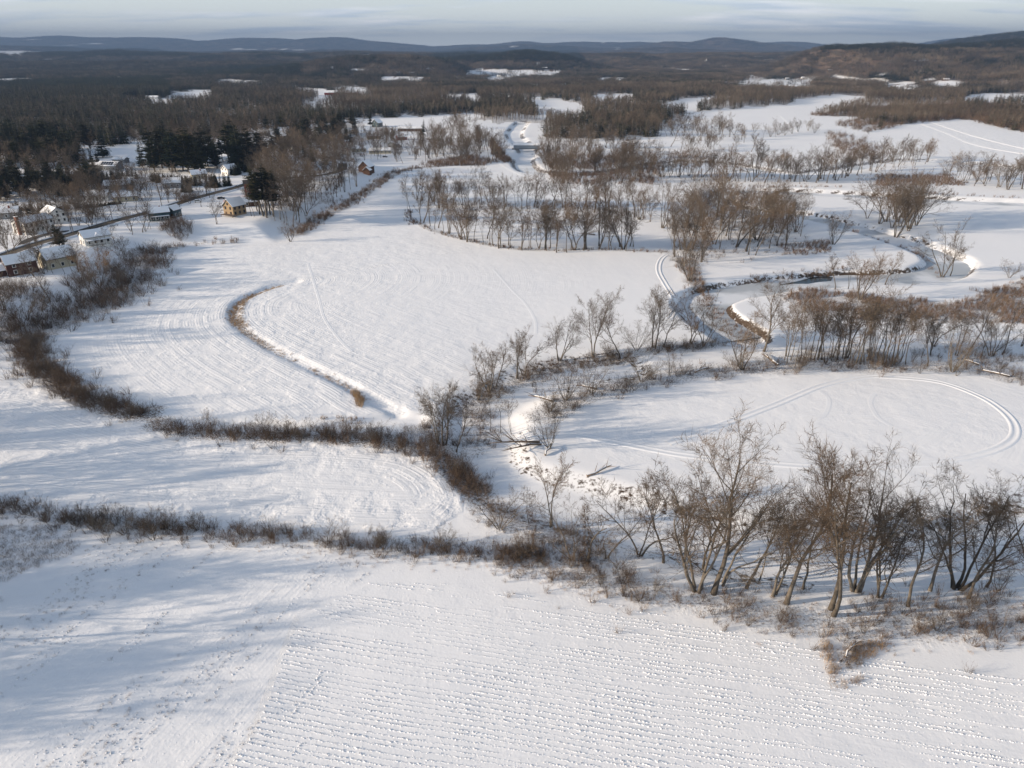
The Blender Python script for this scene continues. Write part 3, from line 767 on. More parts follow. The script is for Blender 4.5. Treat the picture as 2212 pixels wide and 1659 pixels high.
def scatter(name, label, cat, lib, P, scl, idx=None, tilt=0.04, kind='stuff', rotz=None):
    P = np.asarray(P, float); N_ = len(P)
    if N_ == 0: return None
    me_ = bpy.data.meshes.new(name); me_.vertices.add(N_); me_.vertices.foreach_set('co', P.ravel())
    rot = np.stack([NR.normal(0, tilt, N_), NR.normal(0, tilt, N_), NR.uniform(0, 6.283, N_) if rotz is None else rotz], 1)
    scl = np.asarray(scl, float)
    if scl.ndim == 1: scl = np.stack([scl * NR.uniform(.9, 1.1, N_), scl * NR.uniform(.9, 1.1, N_), scl], 1)
    if idx is None: idx = NR.integers(0, len(lib.objects), N_)
    a = me_.attributes.new('rot', 'FLOAT_VECTOR', 'POINT'); a.data.foreach_set('vector', rot.ravel().astype(np.float32))
    a = me_.attributes.new('scl', 'FLOAT_VECTOR', 'POINT'); a.data.foreach_set('vector', scl.ravel().astype(np.float32))
    a = me_.attributes.new('idx', 'INT', 'POINT'); a.data.foreach_set('value', np.asarray(idx, np.int32))
    o = link(name, me_); md = o.modifiers.new('scatter', 'NODES'); md.node_group = scatter_group(lib)
    tag(o, label, cat, kind=kind)
    return o
def on_ground(x, y, dz=0.0):
    x = np.asarray(x); y = np.asarray(y)
    return np.stack([x, y, ground_z(x, y) + dz], 1)

# ------------------------------------------------------------------ far woods and their clearings
CLEAR = [
    [(1140, 213), (1208, 211), (1264, 228), (1266, 246), (1240, 262), (1160, 256)],
    [(1280, 204), (1356, 202), (1372, 222), (1285, 226)],
    [(1425, 227), (1478, 213), (1540, 208), (1545, 222), (1490, 242), (1430, 242)],
    [(1440, 262), (1507, 240), (1698, 227), (1773, 206), (1861, 205), (1862, 224), (1742, 250), (1856, 254), (1800, 275), (1750, 310), (1400, 320)],
    [(1556, 176), (1640, 170), (1762, 168), (1762, 192), (1700, 196), (1560, 190)],
    [(1800, 167), (1880, 168), (1970, 176), (1975, 184), (1800, 178)], [(1910, 184), (1990, 182), (2000, 204), (1920, 200)], [(2007, 174), (2070, 174), (2080, 196), (2010, 192)], [(2090, 205), (2200, 200), (2230, 220), (2090, 222)],
    [(960, 203), (1034, 201), (1034, 222), (965, 222)],
    [(1008, 152), (1060, 149), (1212, 153), (1205, 168), (1060, 172), (1012, 166)], [(1040, 172), (1120, 174), (1120, 182), (1040, 182)], [(1290, 168), (1360, 168), (1360, 178), (1290, 178)],
    [(820, 165), (914, 165), (912, 180), (822, 180)], [(980, 166), (1010, 166), (1010, 172), (980, 172)],
    [(722, 188), (802, 188), (806, 206), (722, 206)],
    [(466, 169), (562, 175), (562, 184), (466, 184)],
    [(365, 196), (468, 194), (462, 212), (420, 224), (262, 226), (270, 210), (365, 211)],
    [(629, 188), (740, 196), (716, 222), (676, 244), (640, 244), (690, 206), (632, 196)],
    [(466, 249), (542, 241), (545, 252), (468, 258)],
    [(-20, 170), (80, 168), (78, 178), (-20, 180)],
    [(-20, 111), (66, 108), (52, 122), (-20, 118)], [(503, 104), (552, 107), (552, 110), (500, 108)], [(571, 104), (664, 108), (664, 112), (575, 108)], [(60, 85), (85, 83), (85, 86), (62, 88)], [(195, 92), (235, 95), (235, 98), (198, 95)], [(140, 96), (150, 96), (150, 98), (140, 98)],
    [(780, 118), (800, 118), (800, 122), (780, 122)], [(880, 121), (895, 121), (893, 125), (880, 125)], [(1100, 100), (1120, 98), (1120, 102), (1100, 103)], [(1296, 91), (1308, 91), (1308, 95), (1296, 95)], [(1325, 102), (1340, 102), (1340, 108), (1325, 108)],
    [(1460, 150), (1500, 151), (1500, 156), (1460, 156)], [(1640, 130), (1670, 128), (1670, 132), (1640, 134)], [(1340, 124), (1352, 124), (1352, 128), (1340, 128)], [(1428, 147), (1462, 146), (1462, 152), (1428, 152)],
    [(1880, 290), (1960, 266), (2050, 258), (2120, 263), (2212, 288), (2500, 340), (2500, 360), (1950, 340)],
    [(770, 262), (915, 250), (1000, 244), (1060, 248), (985, 266), (900, 284), (800, 284)],
    [(1040, 268), (1170, 265), (1175, 288), (1145, 300), (1148, 352), (1100, 346), (1075, 310), (1045, 288)],
]
rc = random.Random(404); GLADES = []
for k in range(90):      # small glades and house lots in the woods
    cx_, cy_ = rc.uniform(20, 2190), 118 + 150 * rc.random() ** 1.4
    if cy_ > float(np.interp(cx_, [0, 600, 900, 1500, 2212], [285, 250, 235, 220, 240])): continue
    w_, h_ = rc.uniform(8, 34), rc.uniform(.9, 2.6) * (cy_ - 100) / 60
    CLEAR.append([(cx_ + w_ * math.cos(a) * rc.uniform(.6, 1.1), cy_ + h_ * math.sin(a) * rc.uniform(.6, 1.1)) for a in [k2 * math.pi / 4 for k2 in range(8)]])
    GLADES.append((cx_, cy_))
CONPOLY = [([(-50, 130), (660, 130), (640, 250), (560, 285), (-50, 310)], .42), ([(-50, 182), (367, 170), (372, 213), (265, 224), (-50, 232)], .95), ([(390, 150), (650, 142), (655, 166), (400, 168)], .8), ([(-50, 232), (260, 232), (300, 262), (290, 330), (-50, 340)], .5),
           ([(1880, 165), (1970, 170), (1960, 180), (1880, 176)], .9), ([(2080, 222), (2212, 205), (2260, 225), (2090, 238)], .6), ([(930, 112), (1240, 100), (1270, 135), (940, 135)], .85), ([(1760, 86), (2300, 60), (2300, 108), (1780, 112)], .8),
           ([(640, 176), (900, 170), (1000, 176), (1000, 186), (640, 190)], .35), ([(90, 100), (320, 100), (420, 124), (90, 124)], .85)]
BX = np.array([-400, 0, 200, 330, 470, 600, 700, 780, 880, 1000, 1060, 1150, 1180, 1290, 1440, 1500, 1700, 1860, 1900, 2060, 2212, 2700.])
BY = np.array([312, 312, 312, 306, 296, 278, 264, 256, 250, 262, 264, 266, 296, 296, 292, 262, 236, 262, 276, 262, 291, 360.])
def is_wood(px, py, jit=0.0):
    m = py + (fbm(px / 22, py / 9, 3, 91) - .45) * np.clip((py - 150) * .22, 0, 26) < np.interp(px, BX, BY)
    amp = np.clip((py - 112) * .12, 0.4, 12)
    wx = px + (fbm(px / 14, py / 6, 3, 93) - .45) * amp * 3.5; wy = py + jit + (fbm(px / 14, py / 6, 3, 95) - .45) * amp
    keep = (NR.random(np.shape(px)) < .07) & (py < 200)
    for c in CLEAR: m &= (~in_poly(wx, wy, c)) | keep
    return m
def con_share(px, py, x, y):
    c = 0.08 + 0.8 * smooth((fbm(x / 150, y / 150, 3, 71) - 0.44) / 0.10)
    c = np.where(px > 700, c * .7, c)
    for poly, v in CONPOLY: c = np.where(in_poly(px, py, poly), v, c)
    return c
def jitter_grid(y0, y1, sp, margin=60):
    pts = []
    xw = 0.745 * y1 + margin
    yy = np.arange(y0, y1, sp); xx = np.arange(-xw, xw, sp)
    X, Y = np.meshgrid(xx, yy); X = X.ravel() + NR.uniform(-.48, .48, X.size) * sp; Y = Y.ravel() + NR.uniform(-.48, .48, Y.size) * sp
    k = np.abs(X) < 0.745 * Y + margin
    return X[k], Y[k]
# 600 m to 1.7 km: single trees
X, Y = jitter_grid(600, 1750, 6.6)
Z = ground_z(X, Y); px, py, dd = project(X, Y, Z)
m = is_wood(px, py, NR.normal(0, .6, len(px)))
m &= (fbm(X / 38, Y / 38, 3, 77) > 0.33)
X, Y, Z, px, py = X[m], Y[m], Z[m], px[m], py[m]
cs = NR.random(len(X)) < con_share(px, py, X, Y)
hs = NR.uniform(.72, 1.12, len(X)); hs = np.where((px > 1720) & (py > 222), hs * .78, hs)
P3 = np.stack([X, Y, Z - .2], 1)
scatter('woodland', 'bare grey brown woods across the middle of the valley', 'woods', LIB_LOW, P3[~cs], hs[~cs])
scatter('evergreen_woodland', 'dark evergreen woods among the bare woods in the valley', 'woods', LIB_LOWC, P3[cs], (hs[cs] * np.where(px[cs] < 400, 1.05, .85))[:, None] * np.array([1.55, 1.55, 1.0]))
# beyond: small stands
for (y0, y1, k, nm, lb) in ((1750, 5000, 1.0, 'distant_woodland', 'distant wooded valley and the nearer wooded hills'), (5000, 7600, 2.0, 'far_woodland', 'far wooded ground before the blue hills'), (7600, 19500, 4.0, 'hill_woodland', 'woods on the blue hills along the horizon')):
    X, Y = jitter_grid(y0, y1, PATCH * k, 200)
    Z = ground_z(X, Y); px, py, dd = project(X, Y, Z)
    m = is_wood(px, py, NR.normal(0, .15, len(px)))
    X, Y, Z, px, py = X[m], Y[m], Z[m], px[m], py[m]
    cs = con_share(px, py, X, Y) + NR.normal(0, .08, len(X))
    idx = np.digitize(cs, [0.05, 0.13, 0.34, 0.7])
    s = np.stack([np.full(len(X), 1.08 * k)] * 2 + [NR.uniform(.85, 1.1, len(X)) * (1 + .14 * (k - 1))], 1)
    scatter(nm, lb, 'woods', LIB_PATCH, np.stack([X, Y, Z - .5], 1), s, idx, tilt=0.0)
# litter under the woods
wood_v = is_wood(gpx, gpy) & (gy > 560)
lit = np.maximum(lit, np.where(wood_v, 0.85 + 0.75 * smooth((gy - 1200) / 1500), 0))
put('litter', lit)

# ------------------------------------------------------------------ nearer trees, one by one
TREES = []      # x, y, z, height, shape, turn, group key, label or None, apparent size
def tree(px, py, h, key, grp, label=None, rz=None, top=None, kind='bare'):
    x, y, z = G(px, py)
    if top is not None: h = height_px(x, y, z, top)
    elif kind == 'bare': h *= R0.uniform(.82, 1.3)
    TREES.append(dict(x=x, y=y, z=z, h=h, key=key, rz=R0.uniform(0, 6.283) if rz is None else rz, grp=grp, label=label, px=px, size=h / y, kind=kind))
GROUPS = {
    'front': 'big trees beside the stubble field', 'bend': 'trees around the frozen slough', 'rim': 'trees at the field corner',
    'row': 'slender row beyond the tracked field', 'oval': 'near rim of the oval clearing', 'back': 'far rim of the oval clearing',
    'knot': 'grove between clearing and river', 'river': 'trees in the river bends', 'belt': 'tree belt beyond the river', 'east': 'trees by far right fields',
    'wood': 'wood beside the field strip', 'bridge': 'trees near the covered bridge', 'town': 'trees among village houses', 'bank': 'trees on the village bank',
    'pines': 'clump behind the village hedge', 'leftpines': 'village evergreens at far left', 'spruces': 'upper village evergreens', 'poles': 'clump beside the tan house', 'gardens': 'row behind the white houses', 'cones': 'row below the solar house',
}
# foreground row (picture x, base y, top y, shape, turn, label)
for a in [
    (1507, 1275, 1012, 'fan1', .4, 'bare tree with arching stems left of the tallest foreground tree'),
    (1541, 1283, 951, 'big0', 2.0, 'tallest bare tree of the foreground, wide forked crown'),
    (1477, 1222, 1040, 'tall2', 1.0, 'bare tree just behind the arching stems left of the tallest foreground tree'),
    (1519, 1229, 1052, 'tall0', 3.0, 'bare tree half hidden behind the trunk of the tallest foreground tree'),
    (1612, 1271, 1076, 'tall1', .2, 'slim bare tree right of the tallest foreground tree'),
    (1640, 1254, 1110, 'pole2', 0.0, 'thin tree leaning right, second right of the tallest foreground tree'),
    (1671, 1285, 1072, 'big1', 4.0, 'dark bare tree directly left of the pale leaning trunk'),
    (1698, 1304, 994, 'lean0', 5.9, 'bare tree with pale grey trunk leaning to the right'),
    (1797, 1322, 1010, 'vfork', 1.5, 'bare tree with V shaped fork and creeper round its base'),
    (1849, 1276, 1026, 'fan0', .6, 'dark tree with several stems fanning up behind the V forked tree'),
    (1961, 1310, 1098, 'lean0', 0.5, 'dark tree leaning right with shrubby base right of the V forked tree'),
    (2009, 1276, 1058, 'tall0', 2.2, 'upright bare tree behind the dark leaning tree near right edge'),
    (2066, 1272, 1044, 'fan0', 2.4, 'wide many stemmed bare tree near the right edge'),
    (2092, 1293, 1096, 'lean0', 6.2, 'bare tree slanting strongly right at the right edge'),
    (2157, 1276, 1212, 'round1', 0, 'small bare tree under the slanting tree at right edge'),
    (2158, 1369, 1300, 'sapling', 0, 'lone thin sapling in the snow at lower right'),
    (2228, 1262, 1090, 'vase1', 1.0, 'bare tree cut by the right edge of the picture'),
    (1190, 1138, 988, 'tall2', .7, 'lone upright tree on the bank in the lower middle'),
    (1079, 1142, 1048, 'round0', .3, 'rounded brown bush tree at the round end of the lower left field'),
    (1143, 1131, 1052, 'pole2', 3.0, 'thin crooked tree right of the rounded brown bush tree'),
    (1236, 1210, 1098, 'vase1', .9, 'low spreading tree left of the creeper column'),
    (1269, 1217, 1082, 'vinecol', 0, 'column of brown creeper on a dead trunk'),
    (1381, 1200, 1028, 'vase0', 2.0, 'bare forked tree right of the creeper column'),
    (1560, 1262, 1090, 'vase2', 1.2, 'bare forked tree between the tallest foreground tree and the slim one'),
    (1735, 1272, 1078, 'tall3', 2.6, 'bare tree in the gap between pale leaning trunk and V fork'),
    (1900, 1290, 1085, 'vase3', 3.6, 'bare tree right of the dark fan stems'),
    (2130, 1268, 1080, 'tall3', 4.2, 'upright bare tree close behind the slanting right edge tree'),
    (1310, 1205, 1098, 'vase2', 0.6, 'bare tree just right of the creeper column'),
    (1433, 1216, 1050, 'tall1', 2.0, 'slim bare tree midway between the creeper column and foreground group'),
]:
    tree(a[0], a[1], 0, a[3], 'front', a[5], a[4], a[2])
for a in [
    (960, 961, 803, 'big2', 1.0, 'largest bare tree at the corner of the middle fields'), (946, 957, 835, 'tall2', 2.0, 'slim stems left of the largest corner tree'), (986, 976, 885, 'tall1', .4, 'small tree right of the largest corner tree'),
    (1059, 932, 855, 'pole2', .2, 'leftmost of three thin trees in the snowy slough bend'), (1082, 936, 858, 'pole0', .9, 'middle of three thin trees in the snowy slough bend'), (1104, 938, 862, 'pole1', 2., 'rightmost of three thin trees in the snowy slough bend'),
    (1187, 968, 886, 'round1', .5, 'round fan shaped tree beside the pile of fallen branches'),
    (1034, 864, 795, 'vinecol', .5, 'creeper clad stub at the left end of the bank trees'), (1057, 846, 740, 'fan1', .4, 'first spreading tree of the bank row right of the corner'), (1072, 835, 744, 'tall1', .4, 'straight tree behind the first spreading bank tree'),
    (1116, 817, 714, 'tall2', 1.4, 'slim forked tree, third in the bank row'), (1132, 812, 712, 'vase0', 3.4, 'wide tree, fourth in the bank row'), (1208, 778, 682, 'fan1', 2.4, 'open vase shaped tree standing alone in the bank row'),
    (1280, 769, 639, 'big1', 5.4, 'tall full crowned tree in the middle of the bank row'), (1340, 772, 660, 'tall1', 3.4, 'slim tree right of the tall full crowned bank tree'), (1413, 751, 621, 'big2', 3.4, 'broad dark many stemmed tree near the snowmobile track'),
    (1434, 749, 655, 'lean0', 5.8, 'tree leaning right beside the broad dark tree'), (1375, 757, 690, 'round0', 1, 'low crooked tree left of the broad dark tree'), (1492, 742, 634, 'vase0', 1, 'upright tree right of the snowmobile track bend'),
    (1520, 746, 645, 'vase1', 2, 'leaning pair of stems by the reddish bank brush'), (1385, 824, 757, 'round0', 3, 'round grey bush tree on the slough bank'), (1449, 814, 745, 'sapling', 3, 'thin sapling right of the round grey bush tree'),
    (1222, 864, 785, 'round1', 3, 'twiggy bush tree left of the white fallen log'), (1277, 850, 772, 'round0', 2, 'twiggy bush tree behind the white fallen log'), (1190, 888, 830, 'round1', 1, 'low bush tree above the fallen branches'),
    (1603, 798, 680, 'fan1', 1, 'fan of thin stems at the edge of the tracked field'), (1650, 759, 609, 'big0', 1, 'tall tree with round crown above the fan of thin stems'), (1628, 750, 660, 'pole1', 1, 'thin stems left of the tall round crowned tree'),
]:
    tree(a[0], a[1], 0, a[3], 'bend', a[5], a[4], a[2])
def spread(grp, poly, n, hr, keys, seed, kind='bare', mind=3.0):
    r = random.Random(seed); xs_ = [p[0] for p in poly]; ys_ = [p[1] for p in poly]; got = []
    tries = 0
    while len(got) < n and tries < n * 60:
        tries += 1
        a, b = r.uniform(min(xs_), max(xs_)), r.uniform(min(ys_), max(ys_))
        if not bool(in_poly(np.array([a]), np.array([b]), poly)[0]): continue
        w = flat(a, b)
        if any((w[0] - g[0]) ** 2 + (w[1] - g[1]) ** 2 < mind * mind for g in got): continue
        got.append(w); tree(a, b, r.uniform(*hr), r.choice(keys), grp, kind=kind)
def along(grp, pts, n, hr, keys, seed, jit=(3, 2), kind='bare'):
    r = random.Random(seed); c = curve(pts, 8)
    L = [0]
    for p, q in zip(c[:-1], c[1:]): L.append(L[-1] + math.hypot(q[0] - p[0], q[1] - p[1]))
    for k in range(n):
        t = (k + r.uniform(.1, .9)) / n * L[-1]
        a = np.interp(t, L, [p[0] for p in c]) + r.gauss(0, jit[0]); b = np.interp(t, L, [p[1] for p in c]) + r.gauss(0, jit[1])
        tree(a, b, r.uniform(*hr), r.choice(keys), grp, kind=kind)
MID = ['tall0', 'tall1', 'tall2', 'vase0', 'vase1', 'fan1', 'pole1', 'tall3', 'vase2', 'vase3', 'tall3', 'tall0', 'tall1', 'pole0', 'pole1', 'tall2', 'snag']
SLIM = ['pole0', 'pole1', 'pole2', 'pole0', 'tall2']
along('row', [(1690, 786), (1760, 778), (1850, 780), (1960, 776)], 36, (14, 18), SLIM, 1, (3, 6))
along('row', [(1965, 775), (2030, 770), (2100, 768), (2150, 768), (2215, 760)], 9, (14, 18), SLIM + ['vase0'], 2, (5, 6))
for a in [(2003, 791, 700, 'tall1'), (2057, 802, 690, 'round1'), (2139, 769, 668, 'vase0'), (1700, 770, 665, 'tall2')]: tree(a[0], a[1], 0, a[3], 'row', None, None, a[2])
for a in [(1804, 625, 552, 'tall1', 'crooked tree on the river point'), (1858, 647, 540, 'fan1', 'spreading tree with reddish base beside the brown thicket'), (1832, 624, 560, 'pole1', 'thin pair of stems behind the crooked river tree'), (1912, 615, 541, 'tall0', 'straight thin tree inside the river loop'),
          (2035, 600, 488, 'vase1', 'wide crowned tree on the lit river bank'), (2052, 598, 520, 'lean0', 'leaning tree touching the wide crowned river bank tree'), (1890, 612, 570, 'round0', 'low crooked shrub tree inside the river loop'), (1940, 612, 575, 'sapling', 'sapling inside the river loop'),
          (1490, 606, 505, 'fan1', 'dense bushy tree at the river corner of the middle field'), (1478, 575, 490, 'vase1', 'bushy tree behind the dense one at the field corner'), (1800, 528, 455, 'round1', 'fan shaped bush tree on the river terrace'), (2180, 600, 560, 'round0', 'dark bush at the right edge beyond the thicket')]:
    tree(a[0], a[1], 0, a[3], 'river', a[4], None, a[2])
along('oval', [(884, 466), (905, 480), (950, 500), (1010, 516), (1080, 530), (1150, 537), (1220, 538), (1300, 536), (1345, 534), (1380, 534)], 52, (15, 21), MID + SLIM, 3, (5, 4))
along('back', [(895, 430), (960, 442), (1049, 449), (1130, 447), (1230, 449), (1290, 455), (1360, 464), (1410, 480)], 58, (14, 19), MID, 4, (4, 4))
spread('knot', [(1400, 478), (1440, 450), (1560, 460), (1660, 470), (1740, 500), (1720, 530), (1600, 560), (1500, 575), (1450, 560), (1440, 520)], 56, (15, 23), MID + ['fan1', 'vase1'], 5)
spread('river', [(1860, 470), (1990, 470), (1985, 505), (1900, 505)], 14, (18, 24), ['vase1', 'fan1', 'vase0'], 6, mind=5)
along('belt', [(1430, 376), (1500, 383), (1580, 388), (1680, 393), (1760, 392), (1850, 378)], 64, (15, 22), MID, 7, (3, 4))
spread('belt', [(1440, 300), (1620, 300), (1700, 290), (1620, 330), (1450, 330)], 26, (12, 18), MID, 8)
along('east', [(1860, 372), (1900, 360), (1940, 350), (2000, 352)], 24, (14, 20), MID, 9, (5, 5))
along('east', [(2040, 395), (2090, 392), (2140, 400), (2212, 405), (2260, 410)], 30, (13, 19), MID, 10, (6, 6))
along('east', [(1630, 288), (1650, 290), (1690, 290), (1745, 285), (1770, 288)], 8, (12, 17), ['vase1', 'fan1', 'round0'], 11, (4, 3))
spread('bridge', [(985, 266), (1040, 298), (1082, 335), (1100, 352), (1000, 356), (905, 350), (925, 318), (960, 285)], 110, (13, 19), MID, 12)
spread('bridge', [(1178, 285), (1290, 290), (1330, 305), (1425, 330), (1435, 392), (1300, 402), (1200, 398), (1165, 352), (1172, 312)], 140, (12, 19), MID + ['vase1', 'fan1', 'round0'], 13, mind=2.5)
spread('bridge', [(1275, 262), (1480, 272), (1600, 290), (1560, 300), (1300, 292)], 110, (13, 18), MID, 14)
spread('wood', [(566, 392), (640, 352), (745, 350), (782, 378), (762, 424), (690, 466), (640, 500), (572, 478), (556, 440)], 105, (15, 21), MID + SLIM, 15)
spread('wood', [(560, 330), (680, 310), (760, 320), (790, 350), (640, 350), (560, 380)], 80, (12, 18), MID, 16)
# village trees
for a in [(95, 592, 508, 'tall2', 'tall bare tree in front of the cream house'), (17, 570, 468, 'vase0', 'bare tree beside the road at the left edge'), (170, 487, 422, 'vase1', 'bare tree at the roadside snowbank'), (187, 481, 420, 'tall0', 'first of two close straight trees behind the snowbank'), (194, 477, 415, 'tall0', 'second of two close straight trees behind the snowbank'),
          (209, 468, 405, 'vase0', 'bare yard tree left of the ranch house'), (224, 469, 412, 'vase1', 'low forked yard tree left of the ranch house'), (270, 451, 395, 'vase0', 'bare tree in front of the cream ranch house'), (150, 478, 425, 'vase1', 'spreading tree behind the white house roof'),
          (470, 494, 428, 'vase0', 'lone bare tree in the snowy yard left of the tan house'), (388, 467, 408, 'tall1', 'straight tree behind the teal house'), (348, 431, 382, 'vase1', 'bare tree in the open snowy yard'), (309, 505, 434, 'tall1', 'bare tree left of the teal house'), (315, 500, 440, 'tall2', 'second bare tree left of the teal house'), (330, 512, 455, 'pole2', 'thin bare tree below the teal house'),
          (283, 500, 450, 'vase1', 'leaning bare tree above the brushy bank'), (543, 467, 405, 'pole0', 'first thin tree beside the tan house porch'), (549, 468, 405, 'pole0', 'second thin tree beside the tan house porch'), (628, 522, 472, 'round1', 'lone small tree on the snowy field edge'), (300, 428, 372, 'vase1', 'pale bare tree behind the ranch house'), (410, 440, 392, 'vase0', 'bare tree by the clipped hedge'),
          (140, 592, 545, 'pole2', 'thin leaning tree in front of the cream house'), (158, 595, 530, 'pole0', 'thin straight tree right of the cream house')]:
    tree(a[0], a[1], 0, a[3], 'town', a[4], None, a[2])
tree(216, 618, 0, 'orange', 'bank', 'rounded orange brown tree on the bank below the village', 0, 536)
tree(170, 588, 0, 'pole1', 'bank', 'slim dark tree left of the orange brown tree', 0, 515)
spread('bank', [(-60, 668), (60, 664), (180, 634), (285, 594), (255, 636), (130, 684), (40, 716), (-60, 740)], 24, (7, 12), MID + ['round0', 'round1'], 17)
spread('town', [(150, 395), (280, 395), (300, 420), (240, 440), (150, 440)], 18, (11, 15), ['vase0', 'vase1', 'fan1'], 18)
spread('town', [(280, 300), (480, 285), (600, 290), (700, 270), (780, 300), (700, 330), (560, 330), (400, 330), (300, 320)], 190, (11, 17), MID, 19)
spread('town', [(0, 300), (180, 300), (220, 330), (150, 400), (0, 420)], 80, (11, 17), MID, 20)
spread('town', [(790, 300), (960, 300), (940, 345), (880, 355), (800, 345)], 60, (9, 15), MID + ['round0'], 21)
spread('town', [(330, 440), (460, 415), (520, 410), (480, 440), (400, 460)], 5, (8, 13), MID, 22)
spread('town', [(-40, 520), (60, 560), (180, 540), (300, 500), (330, 470), (340, 480), (300, 540), (200, 590), (60, 615), (-40, 620)], 20, (6, 11), MID, 23)
spread('town', [(0, 440), (160, 430), (260, 440), (160, 500), (0, 540)], 24, (8, 12), MID, 24)
spread('town', [(150, 440), (290, 430), (400, 412), (460, 420), (330, 450), (240, 480), (170, 500)], 22, (9, 13), MID, 25)
spread('town', [(520, 340), (640, 320), (780, 300), (860, 300), (790, 345), (640, 345), (540, 400)], 40, (11, 16), MID, 26)
spread('town', [(-30, 440), (160, 425), (300, 420), (330, 455), (240, 490), (150, 520), (60, 545), (-30, 560)], 64, (8, 13), MID + ['round0'], 27)
spread('town', [(240, 370), (330, 380), (450, 410), (330, 430), (240, 420)], 24, (9, 14), MID, 28)
spread('town', [(560, 300), (700, 290), (800, 290), (880, 300), (860, 345), (780, 350), (690, 335), (580, 345)], 46, (10, 16), MID, 29)
EVG = []
def spread_evergreen(poly, n, hr, seed):
    k = len(TREES); spread('x', poly, n, hr, ['pine0', 'pine0', 'spruce0', 'pine1'], seed, kind='evergreen', mind=4)
    EVG.extend(TREES[k:]); del TREES[k:]
spread_evergreen([(-60, 300), (180, 300), (235, 345), (190, 352), (60, 362), (-60, 370)], 80, (18, 29), 71)
spread_evergreen([(-60, 385), (60, 392), (150, 388), (250, 392), (180, 420), (60, 432), (-60, 440)], 55, (11, 20), 72)
spread_evergreen([(300, 345), (440, 340), (560, 340), (560, 365), (430, 375), (310, 372)], 26, (20, 34), 73)
spread_evergreen([(560, 290), (780, 270), (780, 320), (560, 340)], 34, (15, 26), 74)
spread_evergreen([(180, 290), (330, 286), (420, 290), (300, 310), (200, 306)], 30, (12, 18), 75)
# evergreens
for px_, py_, top, k in [(308, 361, 299, 'spruce0'), (330, 363, 304, 'spruce1'), (350, 361, 282, 'pine0'), (366, 368, 292, 'pine0'), (380, 372, 277, 'pine0'), (396, 370, 272, 'pine0'), (409, 373, 268, 'pine0'), (422, 366, 280, 'pine1'), (434, 364, 277, 'pine0'), (450, 360, 292, 'pine1'), (465, 359, 299, 'pine1'), (482, 350, 296, 'pine1'), (500, 350, 300, 'pine1'), (532, 345, 285, 'pine1'), (549, 348, 292, 'spruce1')]:
    tree(px_, py_, 0, k, 'pines', None, None, top, 'evergreen')
for px_, py_, top, k in [(64, 360, 300, 'pine0'), (84, 359, 293, 'spruce0'), (101, 362, 290, 'pine0'), (118, 359, 282, 'pine0'), (140, 359, 292, 'spruce0'), (157, 360, 302, 'spruce1'), (170, 352, 310, 'pine1'), (184, 358, 320, 'spruce1'), (200, 356, 318, 'spruce1'), (212, 355, 324, 'spruce1'), (146, 416, 368, 'pine0'), (130, 412, 372, 'spruce0'), (112, 412, 378, 'pine1'), (92, 415, 372, 'pine0'), (166, 408, 372, 'spruce1'), (20, 425, 378, 'pine0'), (45, 420, 380, 'pine1'), (5, 400, 350, 'pine0'), (30, 380, 335, 'pine0'),
                         (134, 549, 480, 'pine1'), (143, 553, 500, 'pine1')]:
    tree(px_, py_, 0, k, 'leftpines', None, None, top, 'evergreen')
for px_, py_, top, k in [(665, 317, 243, 'spruce0'), (659, 342, 300, 'spruce1'), (676, 352, 305, 'spruce0'), (703, 358, 312, 'spruce0'), (758, 309, 276, 'spruce1'), (734, 288, 236, 'pine0'), (726, 292, 244, 'pine0'), (801, 280, 246, 'pine1'), (837, 293, 266, 'spruce1'), (913, 293, 256, 'spruce1'), (611, 320, 296, 'spruce1'), (577, 344, 300, 'pine0'), (590, 330, 290, 'pine0'), (640, 290, 252, 'pine1'), (1432, 367, 352, 'cone')]:
    tree(px_, py_, 0, k, 'spruces', None, None, top, 'evergreen')
for px_, py_, top, k in [(556, 456, 380, 'pine1'), (561, 463, 366, 'pine1'), (569, 467, 350, 'pine1'), (576, 470, 347, 'pine1'), (584, 463, 356, 'pine1'), (591, 468, 362, 'pine1')]:
    tree(px_, py_, 0, k, 'poles', None, None, top, 'evergreen')
for px_, py_, top in [(33, 462, 434), (42, 463, 427), (60, 463, 440), (70, 463, 430), (87, 463, 440), (98, 464, 432), (106, 464, 425), (114, 461, 432), (128, 462, 440)]:
    tree(px_, py_, 0, 'spruce1', 'gardens', None, None, top, 'evergreen')
for px_, py_, top in [(255, 380, 363), (265.5, 380.5, 363), (276, 381, 362), (286, 381, 366), (295, 386, 364)]:
    tree(px_, py_, 0, 'cone', 'cones', None, None, top, 'evergreen')

bare = sorted([t for t in TREES if t['kind'] == 'bare'], key=lambda t: -(t['size'] + (1 if t['label'] else 0)))
single, rest = bare[:296], bare[296:]
green = [t for t in TREES if t['kind'] != 'bare']
ORD = lambda n: '%d%s' % (n, 'th' if 10 <= n % 100 <= 20 else {1: 'st', 2: 'nd', 3: 'rd'}.get(n % 10, 'th'))
def shape_word(t):
    k = t['key']
    if t['kind'] != 'bare': return {'p': 'dark pine', 's': 'dark spruce', 'c': 'cone evergreen'}[k[0]]
    return {'pol': 'slender bare tree', 'vas': 'many stemmed bare tree', 'fan': 'fan shaped bare tree', 'rou': 'round bushy bare tree', 'tal': 'straight bare tree', 'sap': 'thin bare sapling', 'sna': 'half dead bare tree'}.get(k[:3], 'bare tree')
byg = {}
for t in single + green:
    if not t['label']: byg.setdefault(t['grp'], []).append(t)
for g, lst in byg.items():
    lst.sort(key=lambda t: t['px'])
    for i, t in enumerate(lst):
        where = 'leftmost' if i == 0 else 'rightmost' if i == len(lst) - 1 else ORD(i + 1) + ' from left'
        t['label'] = '%s, %s in the %s' % (shape_word(t), where, GROUPS[g])
